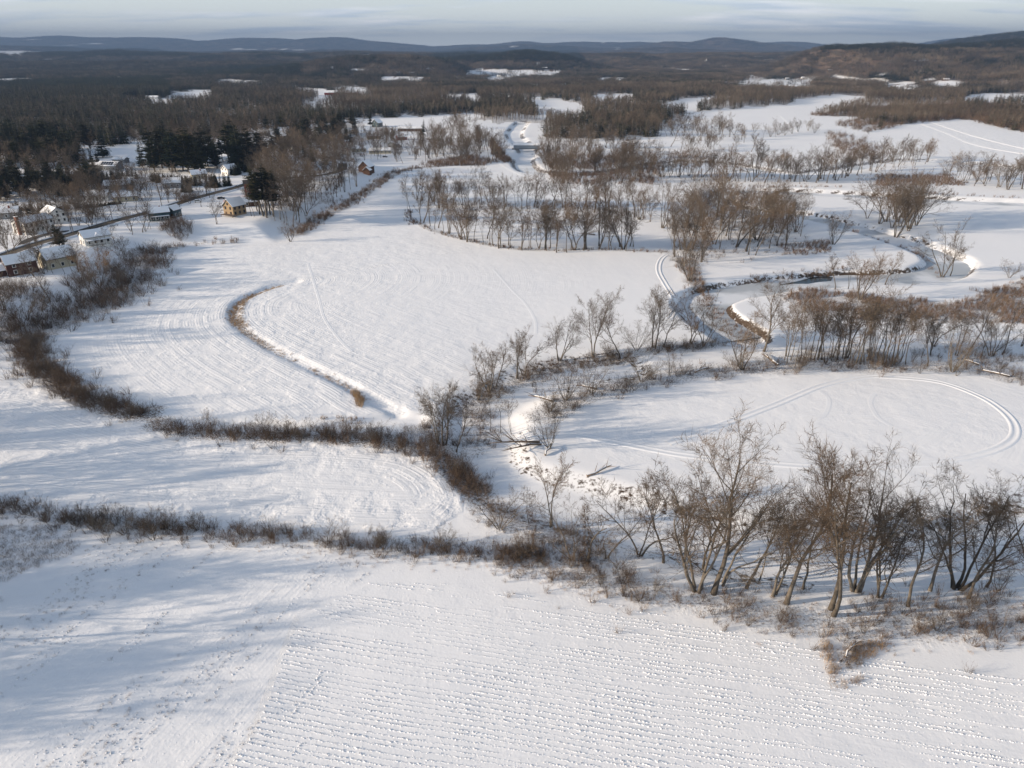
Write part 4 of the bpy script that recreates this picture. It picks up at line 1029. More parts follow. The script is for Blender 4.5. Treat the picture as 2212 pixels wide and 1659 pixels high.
for t in single + green:
    tm, cm, H0 = PROTO[t['key']]
    s = t['h'] / H0
    nm = {'p': 'pine_tree', 's': 'spruce_tree', 'c': 'cone_evergreen'}[t['key'][0]] if t['kind'] != 'bare' else ('sapling' if t['key'] == 'sapling' else 'bare_tree')
    e = empty(nm, (t['x'], t['y'], t['z']), t['rz'], 1.0)
    wd = 1.0
    if t['kind'] != 'bare' and t['key'] == 'cone': wd = 1.25
    if t['key'] in ('pine0', 'pine1'): wd = 1.3
    e.scale = (s * wd, s * wd, s)
    e.rotation_euler = (R0.gauss(0, .045), R0.gauss(0, .045), t['rz'])
    link('trunk', tm, e); link('crown', cm, e)
    tag(e, t['label'], 'tree', GROUPS[t['grp']])
scatter('thin_woodland', 'more bare trees standing thickly behind the nearer ones', 'woods', LIB_BARE, [(t['x'], t['y'], t['z'] - .1) for t in rest],
        np.array([t['h'] / PROTO[t['key']][2] for t in rest]), [BARE_KEYS.index(t['key']) for t in rest])
scatter('village_evergreens', 'dark evergreens crowding behind the village houses', 'evergreens', LIB_CON, [(t['x'], t['y'], t['z'] - .2) for t in EVG], np.array([[t['h'] / PROTO[t['key']][2] * w_ for w_ in (1.35, 1.35, 1.0)] for t in EVG]), [CON_KEYS.index(t['key']) for t in EVG])
# trees standing left of the picture, whose long shadows cross the lower fields
r = random.Random(77); pts = []
for k in range(64):
    pts.append((r.uniform(-215, -100), r.choice([r.uniform(58, 92), r.uniform(98, 150)])))
for k in range(16): pts.append((r.uniform(-250, -150), r.uniform(150, 215)))
pts = [p for p in pts if p[0] < -.80 * p[1] - 26]
pp = on_ground([p[0] for p in pts], [p[1] for p in pts], -.2)
scatter('tree_belt', 'bare trees just beyond the left edge that shade the lower fields', 'woods', LIB_BARE, pp, NR.uniform(.9, 1.35, len(pp)), NR.choice([0, 1, 2, 6, 7, 10], len(pp)))
pts = [(r.uniform(-190, -126), r.choice([r.uniform(62, 84), r.uniform(104, 135)])) for k in range(4)]
pp = on_ground([p[0] for p in pts], [p[1] for p in pts], -.2)
scatter('evergreen_belt', 'evergreens just beyond the left edge that shade the lower fields', 'evergreens', LIB_CON, pp, NR.uniform(.7, 1.1, len(pp)), NR.choice([0, 1, 2, 3], len(pp)))

# ------------------------------------------------------------------ brush, thickets, weeds, stubble
def along_line(pts_p, hw, per_m, seed, n=5, thr=.30):
    g = np.random.default_rng(seed); c = FL(pts_p, n=n); c = np.array(c)
    seg = np.hypot(*(c[1:] - c[:-1]).T); L = np.concatenate([[0], np.cumsum(seg)])
    N_ = int(L[-1] * per_m)
    t = g.uniform(0, L[-1], N_)
    x = np.interp(t, L, c[:, 0]); y = np.interp(t, L, c[:, 1])
    k = np.clip(np.searchsorted(L, t) - 1, 0, len(seg) - 1); d = (c[1:] - c[:-1])[k] / seg[k][:, None]
    o = g.normal(0, hw * .5, N_)
    x, y = x - d[:, 1] * o, y + d[:, 0] * o
    keep = fbm(x / 7, y / 7, 3, seed) > thr
    return x[keep], y[keep]
def in_area(poly_p, sp, seed, thr=0.0, ns=8.0, world=False):
    g = np.random.default_rng(seed); w = poly_p if world else FL(poly_p)
    x0, x1 = min(p[0] for p in w), max(p[0] for p in w); y0, y1 = min(p[1] for p in w), max(p[1] for p in w)
    X_, Y_ = np.meshgrid(np.arange(x0, x1, sp), np.arange(y0, y1, sp)); X_ = X_.ravel() + g.uniform(-.5, .5, X_.size) * sp; Y_ = Y_.ravel() + g.uniform(-.5, .5, Y_.size) * sp
    wq = min(9.0, (x1 - x0) * .12)
    k = in_poly(X_ + (fbm(X_ / 9, Y_ / 9, 3, seed + 3) - .45) * wq * 2, Y_ + (fbm(X_ / 9, Y_ / 9, 3, seed + 4) - .45) * wq * 2, w) & (fbm(X_ / ns, Y_ / ns, 3, seed) > thr)
    return X_[k], Y_[k]
def brush(name, label, lib, xy, lo, hi, cat='brush', tilt=.1):
    x = np.concatenate([a[0] for a in xy]); y = np.concatenate([a[1] for a in xy])
    return scatter(name, label, cat, lib, on_ground(x, y, -.05), NR.uniform(lo, hi, len(x)), tilt=tilt)
BL = [b[0] for b in BRUSH_LINES]
brush('bank_brush', 'dense dark brush on the slope below the village', LIB_SHRUB, [along_line(BL[0], 15, 2.6, 1), in_area([(-60, 650), (60, 648), (180, 618), (290, 575), (250, 636), (120, 684), (40, 716), (-60, 738)], 2.6, 2, .36)], .7, 1.7)
brush('field_hedge', 'thick brown hedge of bushes curving between the left fields', LIB_SHRUB, [along_line(BL[1], 6.0, 3.6, 3), along_line([(60, 730), (66, 775), (110, 815)], 7, 1.6, 33)], .6, 1.3)
brush('middle_hedge', 'ragged brush hedge along the near edge of the middle field', LIB_SHRUB, [along_line(BL[2], 4.8, 3.4, 4, thr=.22)], .45, 1.15)
brush('lower_hedge', 'straggling hedge between the lower left fields', LIB_SHRUB, [along_line(BL[3], 3.2, 4.2, 5, thr=.16)], .3, .9)
brush('front_brush', 'brush and saplings under the big foreground trees', LIB_SHRUB, [along_line(BL[4], 7, 3.2, 6), along_line(BL[14], 6, 2.6, 66), along_line([(1060, 1195), (1180, 1190), (1300, 1215)], 5, 3.2, 67), along_line([(1480, 1270), (1600, 1290), (1760, 1310), (1950, 1310), (2230, 1300)], 5, 1.6, 69)], .25, .9)
brush('slough_brush', 'brush on the banks of the frozen slough', LIB_SHRUB, [along_line(BL[5], 5, 2.4, 7), along_line(BL[6], 7, 1.6, 8), along_line(BL[13], 6, 2.6, 9), along_line([(980, 985), (1015, 1030), (1050, 1062)], 5, 2.2, 10)], .35, 1.0)
brush('village_edge_brush', 'reddish brush along the field strip below the wood', LIB_RED, [along_line(BL[7], 6, 2.2, 11), along_line(BL[8], 4, .9, 12)], .5, 1.15)
brush('clearing_brush', 'low russet brush edging the oval clearing', LIB_RED, [along_line(BL[9], 2.4, 1.2, 13), along_line([(885, 455), (880, 470), (895, 485)], 3, 2.0, 14)], .3, .75)
brush('river_brush', 'russet brush on the river banks', LIB_RED, [along_line(BL[10], 4.5, 2.2, 15), along_line([(1620, 600), (1700, 592), (1780, 586), (1830, 580)], 2.5, .9, 16), along_line([(1840, 500), (1900, 512), (1980, 540), (2040, 590)], 4, .9, 17), along_line([(1600, 405), (1720, 404), (1860, 405), (2000, 418), (2200, 428)], 3, .7, 18)], .35, .9)
brush('brown_thicket', 'broad russet thicket of thin shoots beside the river', LIB_RED, [in_area(BRUSH_POLYS[0][0], 1.5, 19, .33), in_area([(1890, 380), (2060, 376), (2080, 400), (1890, 402)], 1.8, 20, .3), in_area([(1680, 530), (1790, 520), (1800, 545), (1690, 552)], 1.6, 21, .34)], .45, .95)
brush('bridge_thicket', 'russet thicket among the trees by the covered bridge', LIB_RED, [in_area([(1170, 340), (1290, 335), (1425, 352), (1430, 396), (1300, 402), (1200, 398)], 3.2, 22, .36), in_area([(1060, 300), (1085, 330), (1110, 350), (1085, 352), (1060, 330)], 2.0, 23, .2), in_area([(1010, 335), (1080, 350), (1040, 358), (900, 358)], 2.5, 26, .3)], .7, 1.7)
brush('meadow_brush', 'brown scrub reaching into the far right fields', LIB_SHRUB, [in_area([(1745, 250), (1860, 228), (1960, 240), (2060, 262), (1960, 268), (1870, 290), (1800, 270), (1860, 254)], 4.2, 24, .40), in_area([(1780, 285), (1870, 300), (1900, 340), (1840, 345), (1790, 310)], 4.5, 25, .40)], .6, 2.2)
brush('hill_foot_scrub', 'tall brown scrub below the right hill beside the far field', LIB_SHRUB, [in_area([(1900, 236), (2080, 226), (2330, 240), (2330, 318), (2212, 286), (2080, 258), (1980, 262)], 4.6, 46, .30)], 1.4, 3.0)
brush('grove_undergrowth', 'undergrowth among the grove trees by the river', LIB_SHRUB, [in_area(BRUSH_POLYS[2][0], 3.0, 27, .42), in_area(BRUSH_POLYS[5][0], 3.2, 28, .45), in_area(BRUSH_POLYS[4][0], 2.2, 29, .44)], .3, .9)
brush('wood_undergrowth', 'undergrowth below the village wood', LIB_SHRUB, [in_area(BRUSH_POLYS[7][0], 3.4, 30, .42)], .4, 1.1)
brush('yard_brush', 'dark mound of brush in the snowy yard', LIB_SHRUB, [in_area([(345, 520), (370, 500), (405, 498), (420, 515), (395, 526)], 1.9, 31, .2), in_area([(385, 452), (430, 436), (430, 446), (395, 462)], 1.9, 32, .2)], .5, 1.5)
xs2, ys2 = zip(*[along_line(BL[0], 13, .16, 81), along_line(BL[1], 4, .35, 82), along_line(BL[2], 3, .28, 83), along_line(BL[3], 2.5, .25, 84), along_line(BL[4], 5, .22, 85), along_line(BL[5], 4, .2, 86), along_line(BL[6], 6, .25, 87)])
xs2 = np.concatenate(xs2); ys2 = np.concatenate(ys2)
scatter('hedge_saplings', 'small bare bush trees standing up out of the hedges', 'brush', LIB_BARE, on_ground(xs2, ys2, -.1), NR.uniform(.3, .62, len(xs2)), NR.choice([8, 9], len(xs2)), tilt=.08)
brush('weed_patch', 'withered weeds poking through snow at lower left', LIB_WEED, [in_area(BRUSH_POLYS[1][0], .8, 34, .36)], .6, 1.4, 'weeds')
brush('verge_weeds', 'dry weeds and grass along the hedges and the stubble edge', LIB_GRASS, [along_line(BL[4], 6, 5.0, 35), along_line([(660, 1185), (760, 1200), (900, 1200), (1050, 1215), (1250, 1255), (1400, 1285)], 3.5, 3.0, 36), along_line(BL[3], 3, 1.4, 37), along_line(BL[2], 3, 1.4, 38), along_line(BL[8], 4, 1.6, 39)], .4, 1.0, 'weeds')
brush('ditch_weeds', 'tan weeds lining the curved ditch in the big field', LIB_GRASS, [along_line([(610, 614), (556, 632), (514, 654), (502, 680), (512, 700)], 2.2, 7.0, 40), along_line([(512, 700), (580, 748), (650, 784), (750, 834), (800, 862)], 1.6, 3.0, 41), along_line([(530, 650), (516, 676), (530, 706)], 1.4, 7, 42)], .5, 1.3, 'weeds')
brush('standing_corn', 'small strip of standing tan corn at the ditch end', LIB_CORN, [in_area([(757, 846), (768, 838), (788, 862), (786, 880), (770, 880)], .55, 43, .0)], .9, 1.1, 'corn', .05)
brush('edge_corn', 'tan corn stalks left along the ditch bend', LIB_CORN, [along_line([(545, 634), (514, 656), (502, 682), (512, 702)], 1.2, 3.2, 44), along_line([(690, 905), (760, 906), (790, 903)], 1.2, 3, 45)], .5, .8, 'corn')
# tilled stubble rows, one snow-capped stump after another
def rows(poly_w, o, d, sp, step, seed, thr, x_ref):
    g = np.random.default_rng(seed); nrm = np.array([-d[1], d[0]])
    P_ = np.array(poly_w); a = (P_ - o) @ d; b = (P_ - o) @ nrm
    aa = np.arange(max(a.min(), -170), min(a.max(), 170), step); bb = np.arange(max(b.min(), -150), min(b.max(), 150), sp)
    A, B_ = np.meshgrid(aa, bb); rowj = np.repeat(g.normal(0, .08, len(bb))[:, None], len(aa), 1)
    A = A.ravel() + g.normal(0, step * .3, A.size); B_ = (B_ + rowj).ravel(); B_ = B_ + g.normal(0, .06, A.size) + (fbm(A / 14, B_ / 30, 2, seed + 9) - .4) * 1.1
    X_ = o[0] + A * d[0] + B_ * nrm[0]; Y_ = o[1] + A * d[1] + B_ * nrm[1]
    # rows fade in and out along their length and differ from row to row
    vis = fbm(A / 16, B_ / 1.3, 3, seed + 1) * .75 + fbm(A / 60, B_ / 9, 2, seed + 2) * .45
    k = in_poly(X_, Y_, poly_w) & (vis > thr) & (g.random(A.size) < .93)
    px_, py_, dd_ = project(X_, Y_, 0 * X_)
    k &= (px_ > -160) & (px_ < 2380) & (py_ < 1820)
    return X_[k], Y_[k]
X, Y = rows(FIELD_C, r0, rdir, .86, .21, 51, .40, 0)
scatter('stubble', 'rows of snow capped corn stubble across the near field', 'stubble', LIB_STUB, on_ground(X, Y, 0), NR.uniform(.4, 1.15, len(X)) * (.55 + .9 * fbm(X / 6, Y / 6, 2, 99)), tilt=.15, rotz=math.atan2(rdir[1], rdir[0]) + NR.normal(0, .3, len(X)))
X, Y = rows(FIELD_W, w0, wdir, 1.4, .32, 52, .50, 0)
X = X + NR.normal(0, .35, len(X)); Y = Y + NR.normal(0, .35, len(Y))
scatter('broken_stubble', 'patchy broken stubble rows at lower left of near field', 'stubble', LIB_STUB, on_ground(X, Y, 0), NR.uniform(.35, 1.0, len(X)), tilt=.3)
k = NR.random(len(X)) < .35
scatter('stubble_weeds', 'thin weeds among the broken stubble', 'weeds', LIB_WEED, on_ground(X[k], Y[k], 0), NR.uniform(.25, .7, int(k.sum())), tilt=.35)
X, Y = rows(FL([(560, 1480), (660, 1330), (760, 1290), (720, 1400), (640, 1660), (480, 1700)]), w0, wdir, .8, .4, 53, .60, 0)
scatter('cross_stubble', 'short stubble rows running across the headland', 'stubble', LIB_STUB, on_ground(X, Y, 0), NR.uniform(.6, 1.2, len(X)), tilt=.2)
xy = [in_area([(1772, 1392), (1790, 1378), (1800, 1410), (1812, 1450), (1800, 1485)], .55, 54, .3), in_area([(1838, 1395), (1915, 1388), (1890, 1420), (1850, 1450)], .5, 55, .25), in_area([(1795, 1430), (1880, 1440), (1865, 1480), (1820, 1485)], .7, 56, .36)]
brush('weed_pile_brush', 'dark brush tangle at the core of the weed pile', LIB_SHRUB, [in_area([(1808, 1402), (1850, 1392), (1862, 1425), (1840, 1455), (1812, 1440)], .9, 57, .2)], .2, .5)
brush('weed_pile', 'tangle of dry weeds and brush on the stubble field at right', LIB_GRASS, xy, .9, 1.7, 'weeds')

# ------------------------------------------------------------------ river ice, open water, tracks, road
def ribbon(name, pts, prof, m, label, cat, follow=True, z=0.0, lift=0.0, zs=None):
    V, F = [], []; k = len(prof); n = len(pts)
    P_ = np.array(pts); T_ = np.gradient(P_, axis=0); T_ /= np.linalg.norm(T_, axis=1)[:, None] + 1e-9
    Nn = np.stack([-T_[:, 1], T_[:, 0]], 1)
    for o_, dz in prof:
        x = P_[:, 0] + Nn[:, 0] * o_; y = P_[:, 1] + Nn[:, 1] * o_
        zz_ = (ground_z(x, y) + lift + dz) if follow else np.full(n, z + dz)
        V.append(np.stack([x, y, zz_], 1))
    V = np.stack(V, 1).reshape(-1, 3)
    for i in range(n - 1):
        for j in range(k - 1): F.append((i * k + j, (i + 1) * k + j, (i + 1) * k + j + 1, i * k + j + 1))
    F = [f[::-1] for f in F]
    o = link(name, mesh_from(name, V.tolist(), F, m, True)); tag(o, label, cat, kind='structure'); return o
def ice_material():
    m = bpy.data.materials.new('river_ice'); m.use_nodes = True; nt = m.node_tree; b = nt.nodes['Principled BSDF']
    geo = nt.nodes.new('ShaderNodeNewGeometry'); n = nt.nodes.new('ShaderNodeTexNoise'); n.inputs['Scale'].default_value = .035; n.inputs['Detail'].default_value = 5
    nt.links.new(geo.outputs['Position'], n.inputs['Vector'])
    cr_ = nt.nodes.new('ShaderNodeValToRGB'); cr_.color_ramp.elements[0].position = .44; cr_.color_ramp.elements[0].color = (.44, .47, .50, 1)
    cr_.color_ramp.elements[1].position = .55; cr_.color_ramp.elements[1].color = (.78, .80, .83, 1)
    nt.links.new(n.outputs[0], cr_.inputs[0]); nt.links.new(cr_.outputs[0], b.inputs['Base Color']); b.inputs['Roughness'].default_value = .45
    return m
M['ice'] = ice_material(); M['water'] = mat('dark_water', (.02, .028, .03), .08, spec=.5)
ribbon('river_ice', RIVER, [(-10.5, 0), (-3, 0), (3, 0), (10.5, 0)], M['ice'], 'frozen meandering river with snow and grey ice', 'river', False, -2.05)
ribbon('brook_ice', BROOK, [(-9, 0), (-3, 0), (3, 0), (9, 0)], M['ice'], 'frozen river under the covered bridge', 'river', False, -2.05)
wp = FL([(1680, 616), (1715, 613), (1745, 613), (1770, 609), (1795, 607), (1800, 599), (1772, 593), (1752, 599), (1728, 606)], -2.02)
wo = link('open_water', mesh_from('open_water', [(a, b, -2.02) for a, b in wp], [tuple(range(len(wp)))], M['water'])); tag(wo, 'dark patch of open water in the frozen river', 'water', kind='structure')
TR = [(-1.5, -.08), (-1.0, .10), (-.62, .13), (-.38, .02), (0, .05), (.38, .02), (.62, .13), (1.0, .10), (1.5, -.08)]
TH = [(-.5, -.04), (-.3, .06), (-.12, .02), (.12, .02), (.3, .06), (.5, -.04)]
def track(pts, prof, label, n=10):
    c = FL(pts, n=n); return ribbon('snow_track', c, prof, M['snow'], label, 'track', lift=.02)
track([(1248, 939), (1330, 955), (1416, 972), (1488, 984), (1632, 999), (1812, 1010), (1992, 1002), (2118, 981), (2179, 956), (2193, 927), (2172, 894), (2118, 858), (2028, 826), (1920, 815), (1866, 815), (1776, 833), (1668, 876), (1524, 930), (1444, 957)], TR, 'looping snowmobile track around the oval field at right', 12)
track([(1462, 545), (1443, 549), (1427, 562), (1423, 585), (1437, 613), (1454, 641), (1459, 661), (1450, 684), (1440, 690)], TR, 'S shaped snowmobile track at the right end of the middle field')
track([(1983, 265), (2050, 290), (2106, 313), (2212, 333), (2300, 346)], [(o_ * 1.6, z_ * 2) for o_, z_ in TR], 'nearer of two bright tracks on the far right field', 8)
track([(2011, 264), (2100, 293), (2212, 321), (2300, 336)], [(o_ * 1.3, z_ * 2) for o_, z_ in TR], 'farther of two bright tracks on the far right field', 8)
track([(1688, 250), (1700, 262), (1728, 288)], [(o_ * 1.4, z_ * 2) for o_, z_ in TR], 'short track down the far snowy field', 8)
track([(665, 568), (679, 613), (690, 650), (702, 690), (735, 735), (760, 760)], [(o_ * 1.2, z_ * .5) for o_, z_ in TH], 'faint vehicle track through the big middle field')
track([(1066, 582), (1104, 624), (1135, 655), (1156, 690), (1158, 720)], [(o_ * 1.2, z_ * .35) for o_, z_ in TH], 'faint single track right of the middle of the big field')
track([(1068, 340), (1085, 355), (1105, 368), (1130, 380), (1160, 390)], TR, 'farm lane from the field towards the covered bridge')
track([(1770, 845), (1790, 862), (1785, 890), (1765, 905)], [(o_ * 1.4, z_ * .3) for o_, z_ in TH], 'left of two curved ruts in the oval field', 8)
track([(1890, 850), (1880, 868), (1895, 900), (1925, 920)], [(o_ * 1.4, z_ * .3) for o_, z_ in TH], 'right of two curved ruts in the oval field', 8)

ROAD = FL([(-220, 640), (-120, 595), (0, 556), (70, 531), (168, 503), (252, 478), (336, 456), (420, 430), (504, 408), (560, 390)], 5.0, n=6)
ex, ey = ROAD[-1]; fx, fy = flat(688, 240, 5.0)
ROAD = ROAD + curve([(ex, ey), (ex + 40, ey + 80), (fx - 40, fy - 180), (fx - 12, fy - 60), (fx, fy), (fx + 45, fy + 90), (fx + 150, fy + 240)], 6)[1:]
ribbon('road', ROAD, [(-5.6, -.25), (-4.6, .45), (-3.9, .40), (-3.5, .12), (0, .18), (3.5, .12), (3.9, .40), (4.6, .45), (5.6, -.25)], [M['asphalt']], 'two lane village road with ploughed snow banks', 'road', lift=.1)
rd_me = bpy.data.objects['road'].data; rd_me.materials.append(M['snow'])
for i, p in enumerate(rd_me.polygons): p.material_index = 0 if (i % 8) in (3, 4) else 1
for s_ in (-.16, .16): ribbon('road_line', [(a, b) for a, b in ROAD], [(s_ - .06, 0), (s_ + .06, 0)], M['yellow_line'], 'yellow centre line on the village road', 'road marking', lift=.29)
DRIVE = FL([(40, 545), (60, 520), (110, 505), (150, 500)], 5.0, n=4)
ribbon('driveway', DRIVE, [(-2.2, .02), (2.2, .02)], M['asphalt'], 'bare driveway curving to the large white house', 'driveway', lift=.14)

# ------------------------------------------------------------------ buildings
def house(name, label, px, py, ang, L, D, h, rise, wall, roof='shingle', snow=1.0, rows=1, gw=1, lw=3, chimney=None, porch=None, wing=None, solar=False, cat='house', dormer=False, deck=False, door=True, trim='white', at=None):
    x, y, z = at if at else G(px, py)
    e = empty(name, (x, y, z), math.radians(ang - 90))
    def body(par, L, D, h, rise, ox=0.0, oy=0.0, wallname='wall'):
        b = MB(); b.prism([(ox - D / 2, -1.2), (ox + D / 2, -1.2), (ox + D / 2, h), (ox, h + rise), (ox - D / 2, h)], oy - L / 2, oy + L / 2)
        link(wallname, b.mesh('wall', M[wall]), par)
        ov = .45; sl_ = rise / (D / 2); b = MB()
        def slab(t0, t1, ex, z0, bb):
            for s_ in (-1, 1):
                prof = [(ox + s_ * (D / 2 + ex), h - sl_ * ex + t0), (ox, h + rise + t0), (ox, h + rise + t1), (ox + s_ * (D / 2 + ex), h - sl_ * ex + t1)]
                if s_ > 0: prof = prof[::-1]
                bb.prism(prof, oy - L / 2 - ex, oy + L / 2 + ex)
        slab(.01, .16, ov, 0, b); rf = link('roof', b.mesh('roof', M[roof]), par)
        if snow > 0:
            b = MB(); slab(.165, .165 + .22 * snow, ov - .08, 0, b); link('snow_cover', b.mesh('snow_cover', M['snow']), rf)
        return rf
    rf = body(e, L, D, h, rise)
    def window(cx_, cy_, cz_, face, w=1.0, hh=1.35):
        t = .07
        f = MB(); g_ = MB()
        if face in ('+x', '-x'):
            s_ = 1 if face == '+x' else -1; X0 = s_ * D / 2
            f.box(min(X0 - .03, X0 + s_ * t), max(X0 - .03, X0 + s_ * t), cy_ - w / 2 - .12, cy_ + w / 2 + .12, cz_ - hh / 2 - .12, cz_ + hh / 2 + .12)
            a, b_ = X0 + s_ * (t - .02), X0 + s_ * (t + .015); g_.box(min(a, b_), max(a, b_), cy_ - w / 2, cy_ + w / 2, cz_ - hh / 2, cz_ + hh / 2)
        else:
            s_ = 1 if face == '+y' else -1; Y0 = s_ * L / 2
            f.box(cx_ - w / 2 - .12, cx_ + w / 2 + .12, min(Y0 - .03, Y0 + s_ * t), max(Y0 - .03, Y0 + s_ * t), cz_ - hh / 2 - .12, cz_ + hh / 2 + .12)
            a, b_ = Y0 + s_ * (t - .02), Y0 + s_ * (t + .015); g_.box(cx_ - w / 2, cx_ + w / 2, min(a, b_), max(a, b_), cz_ - hh / 2, cz_ + hh / 2)
        fo = link('window', f.mesh('window', M[trim]), e); link('pane', g_.mesh('pane', M['glass']), fo)
    for rr in range(rows):
        zc_ = 1.55 + rr * 2.6
        for k in range(lw):
            yy = -L / 2 + L * (k + .5) / lw
            for fc in ('+x', '-x'): window(0, yy, zc_, fc)
        for k in range(gw):
            xx = -D / 2 + D * (k + .5) / gw
            if door and rr == 0 and k == 0: continue
            for fc in ('+y', '-y'): window(xx, 0, zc_, fc)
    if rise > 2.2:
        for fc in ('+y', '-y'): window(0, 0, h + rise * .32, fc, .9, 1.1)
    if door:
        b = MB(); xx = -D / 2 + D * .5 / max(gw, 1) if gw > 1 else D * .22
        b.box(xx - .5, xx + .5, -L / 2 - .08, -L / 2 + .02, 0.05, 2.1); link('door', b.mesh('door', M['brownsiding']), e)
    if chimney:
        cx_, cy_, w_, ht, base = chimney
        b = MB(); b.box(cx_ - w_ / 2, cx_ + w_ / 2, cy_ - w_ / 2, cy_ + w_ / 2, base, ht); c_ = link('chimney', b.mesh('chimney', M['brick']), e)
        b = MB(); b.box(cx_ - w_ / 2 - .08, cx_ + w_ / 2 + .08, cy_ - w_ / 2 - .08, cy_ + w_ / 2 + .08, ht, ht + .15); link('cap', b.mesh('cap', M['snow']), c_)
    if porch:      # side, depth, height
        s_, pd, ph = porch; b = MB()
        b.box(min(s_ * D / 2 + s_ * .47, s_ * (D / 2 + pd)), max(s_ * D / 2 + s_ * .47, s_ * (D / 2 + pd)), -L * .46, L * .46, ph - .12, ph + .05); pr = link('porch_roof', b.mesh('porch_roof', M[roof]), e)
        b = MB(); b.box(min(s_ * D / 2 + s_ * .5, s_ * (D / 2 + pd) - s_ * .05), max(s_ * D / 2 + s_ * .5, s_ * (D / 2 + pd) - s_ * .05), -L * .455, L * .455, ph + .055, ph + .25); link('snow_cover', b.mesh('snow_cover', M['snow']), pr)
        b = MB(); b.box(min(s_ * (D / 2 + .03), s_ * (D / 2 + pd)), max(s_ * (D / 2 + .03), s_ * (D / 2 + pd)), -L * .46, L * .46, -1.0, .12); link('porch_floor', b.mesh('porch_floor', M[trim]), e)
        for k in range(5):
            yy = -L * .44 + L * .88 * k / 4; xx = s_ * (D / 2 + pd - .15)
            b = MB(); b.box(xx - .08, xx + .08, yy - .08, yy + .08, .12, ph - .12); link('post', b.mesh('post', M[trim]), e)
    if deck:
        b = MB(); b.box(-D * .4, D * .9, -L / 2 - 3.2, -L / 2 - .05, .9, 1.05); link('deck', b.mesh('deck', M['pole']), e)
        for xx in (-D * .35, D * .85):
            b = MB(); b.box(xx - .09, xx + .09, -L / 2 - 3.1, -L / 2 - 2.9, -1, .9); link('post', b.mesh('post', M['pole']), e)
    if wing:
        wl_, wd_, wh, wr, ox, oy = wing
        rf2 = body(e, wl_, wd_, wh, wr, ox, oy, 'wing_wall')
    if dormer:
        b = MB(); b.prism([(-1.4, 0), (1.4, 0), (0, 1.5)], -D / 2 - .6, -D * .05); me_ = b.mesh('dormer', M['snow'])
        dm = link('dormer', me_, rf); dm.rotation_euler = (0, 0, math.radians(90)); dm.location = (0, 0, h + .25)
    if solar:
        sl_ = rise / (D / 2)
        for k in range(5):
            for j in range(2):
                b = MB(); n0 = len(b.V); y0 = -L * .34 + k * L * .13; u0, u1 = D * (.08 + .19 * j), D * (.08 + .19 * j) + D * .175
                zf = lambda u: h + rise - sl_ * u + .42
                b.quad((u0, y0, zf(u0)), (u1, y0, zf(u1)), (u1, y0 + L * .12, zf(u1)), (u0, y0 + L * .12, zf(u0)))
                for q_ in range(1): b.quad((u0, y0, zf(u0) - .06), (u0, y0 + L * .12, zf(u0) - .06), (u1, y0 + L * .12, zf(u1) - .06), (u1, y0, zf(u1) - .06))
                link('solar_panel', b.mesh('solar_panel', M['solar']), rf)
    tag(e, label, cat, 'village houses')
    return e
house('house', 'dark red brown two storey house at the left edge', 48, 589, 45, 10.5, 7, 4.9, 2.6, 'darkred', rows=2, gw=2, lw=2, wing=(5, 5.5, 2.4, 1.4, -1.5, -7.2))
house('house', 'cream house with long grey snowy roof below the road', 128, 574, 52, 11, 8.5, 4.3, 3.4, 'cream', rows=1, gw=2, lw=3, wing=(7, 5, 2.5, 1.3, -6.2, -1.0), snow=.6)
house('house', 'white house with glazed porch and blue shaded roof', 208, 525, 45, 11, 8, 3.8, 2.4, 'white', rows=1, gw=2, lw=4, porch=(1, 2.6, 2.6), dormer=True)
house('house', 'large white two storey house with tall brick chimney', 76, 499, 66, 15, 9, 5.4, 1.9, 'white', rows=2, gw=3, lw=6, chimney=(1.2, -8.0, 1.3, 8.6, -1), porch=(-1, 2.4, 2.6))
house('house', 'white gabled house behind the large chimney house', 120, 479, 140, 11, 8, 5.0, 2.7, 'white', rows=2, gw=3, lw=4, wing=(6, 6, 2.8, 1.6, 0, 8.3))
house('house', 'teal house with snowy dormers at the open yard', 345, 474, 30, 10, 7.5, 4.2, 2.2, 'teal', rows=1, gw=2, lw=4, porch=(1, 2.2, 2.5), chimney=(0, 1, .6, 7.2, 5))
house('house', 'small teal house with deck beside the dormered one', 377, 468, 75, 6, 5, 4.0, 2.0, 'teal', rows=1, gw=1, lw=2, deck=True)
house('house', 'tan gabled house standing on the snowy slope', 509, 463, 62, 9, 7.2, 5.2, 3.4, 'tan', rows=2, gw=2, lw=3, deck=True, trim='brownsiding')
house('shed', 'low shed with white roof behind the tan house', 541, 444, 30, 9, 6, 2.6, 1.8, 'brownsiding', rows=1, gw=1, lw=2, cat='shed')
house('house', 'tall red house with dark metal roof at the roadside', 543, 421, 20, 7, 6.5, 7.2, 1.8, 'barnred', snow=0, rows=2, gw=2, lw=2, roof='shingle')
house('house', 'long house with black solar panels on its roof', 240, 366, -8, 15, 9, 3.2, 2.6, 'grey', rows=1, gw=2, lw=4, solar=True, wing=(9, 7, 2.8, 1.8, -1.0, -11.5))
house('shed', 'grey shed behind the solar panel house', 262, 352, -5, 10, 7, 3, 1.2, 'grey', rows=1, gw=1, lw=2, cat='shed')
house('house', 'grey house with blue shaded roof beside the clipped hedge', 374, 404, 15, 11, 8, 3.2, 2.6, 'grey', rows=1, gw=2, lw=3)
house('house', 'wide low house half hidden behind bare yard trees', 258, 408, 10, 16, 9, 3.0, 2.4, 'grey', rows=1, gw=2, lw=4)
house('house', 'cream ranch house beside the road bend', 274, 433, 25, 12, 7.5, 2.9, 1.9, 'cream', rows=1, gw=2, lw=3)
house('house', 'dark brown cottage at the edge of the field strip', 792, 372, 78, 10, 8.5, 4.2, 4.0, 'brownsiding', rows=1, gw=2, lw=3, wing=(4, 5, 2.4, 2.2, 3.2, -6), trim='brownsiding')
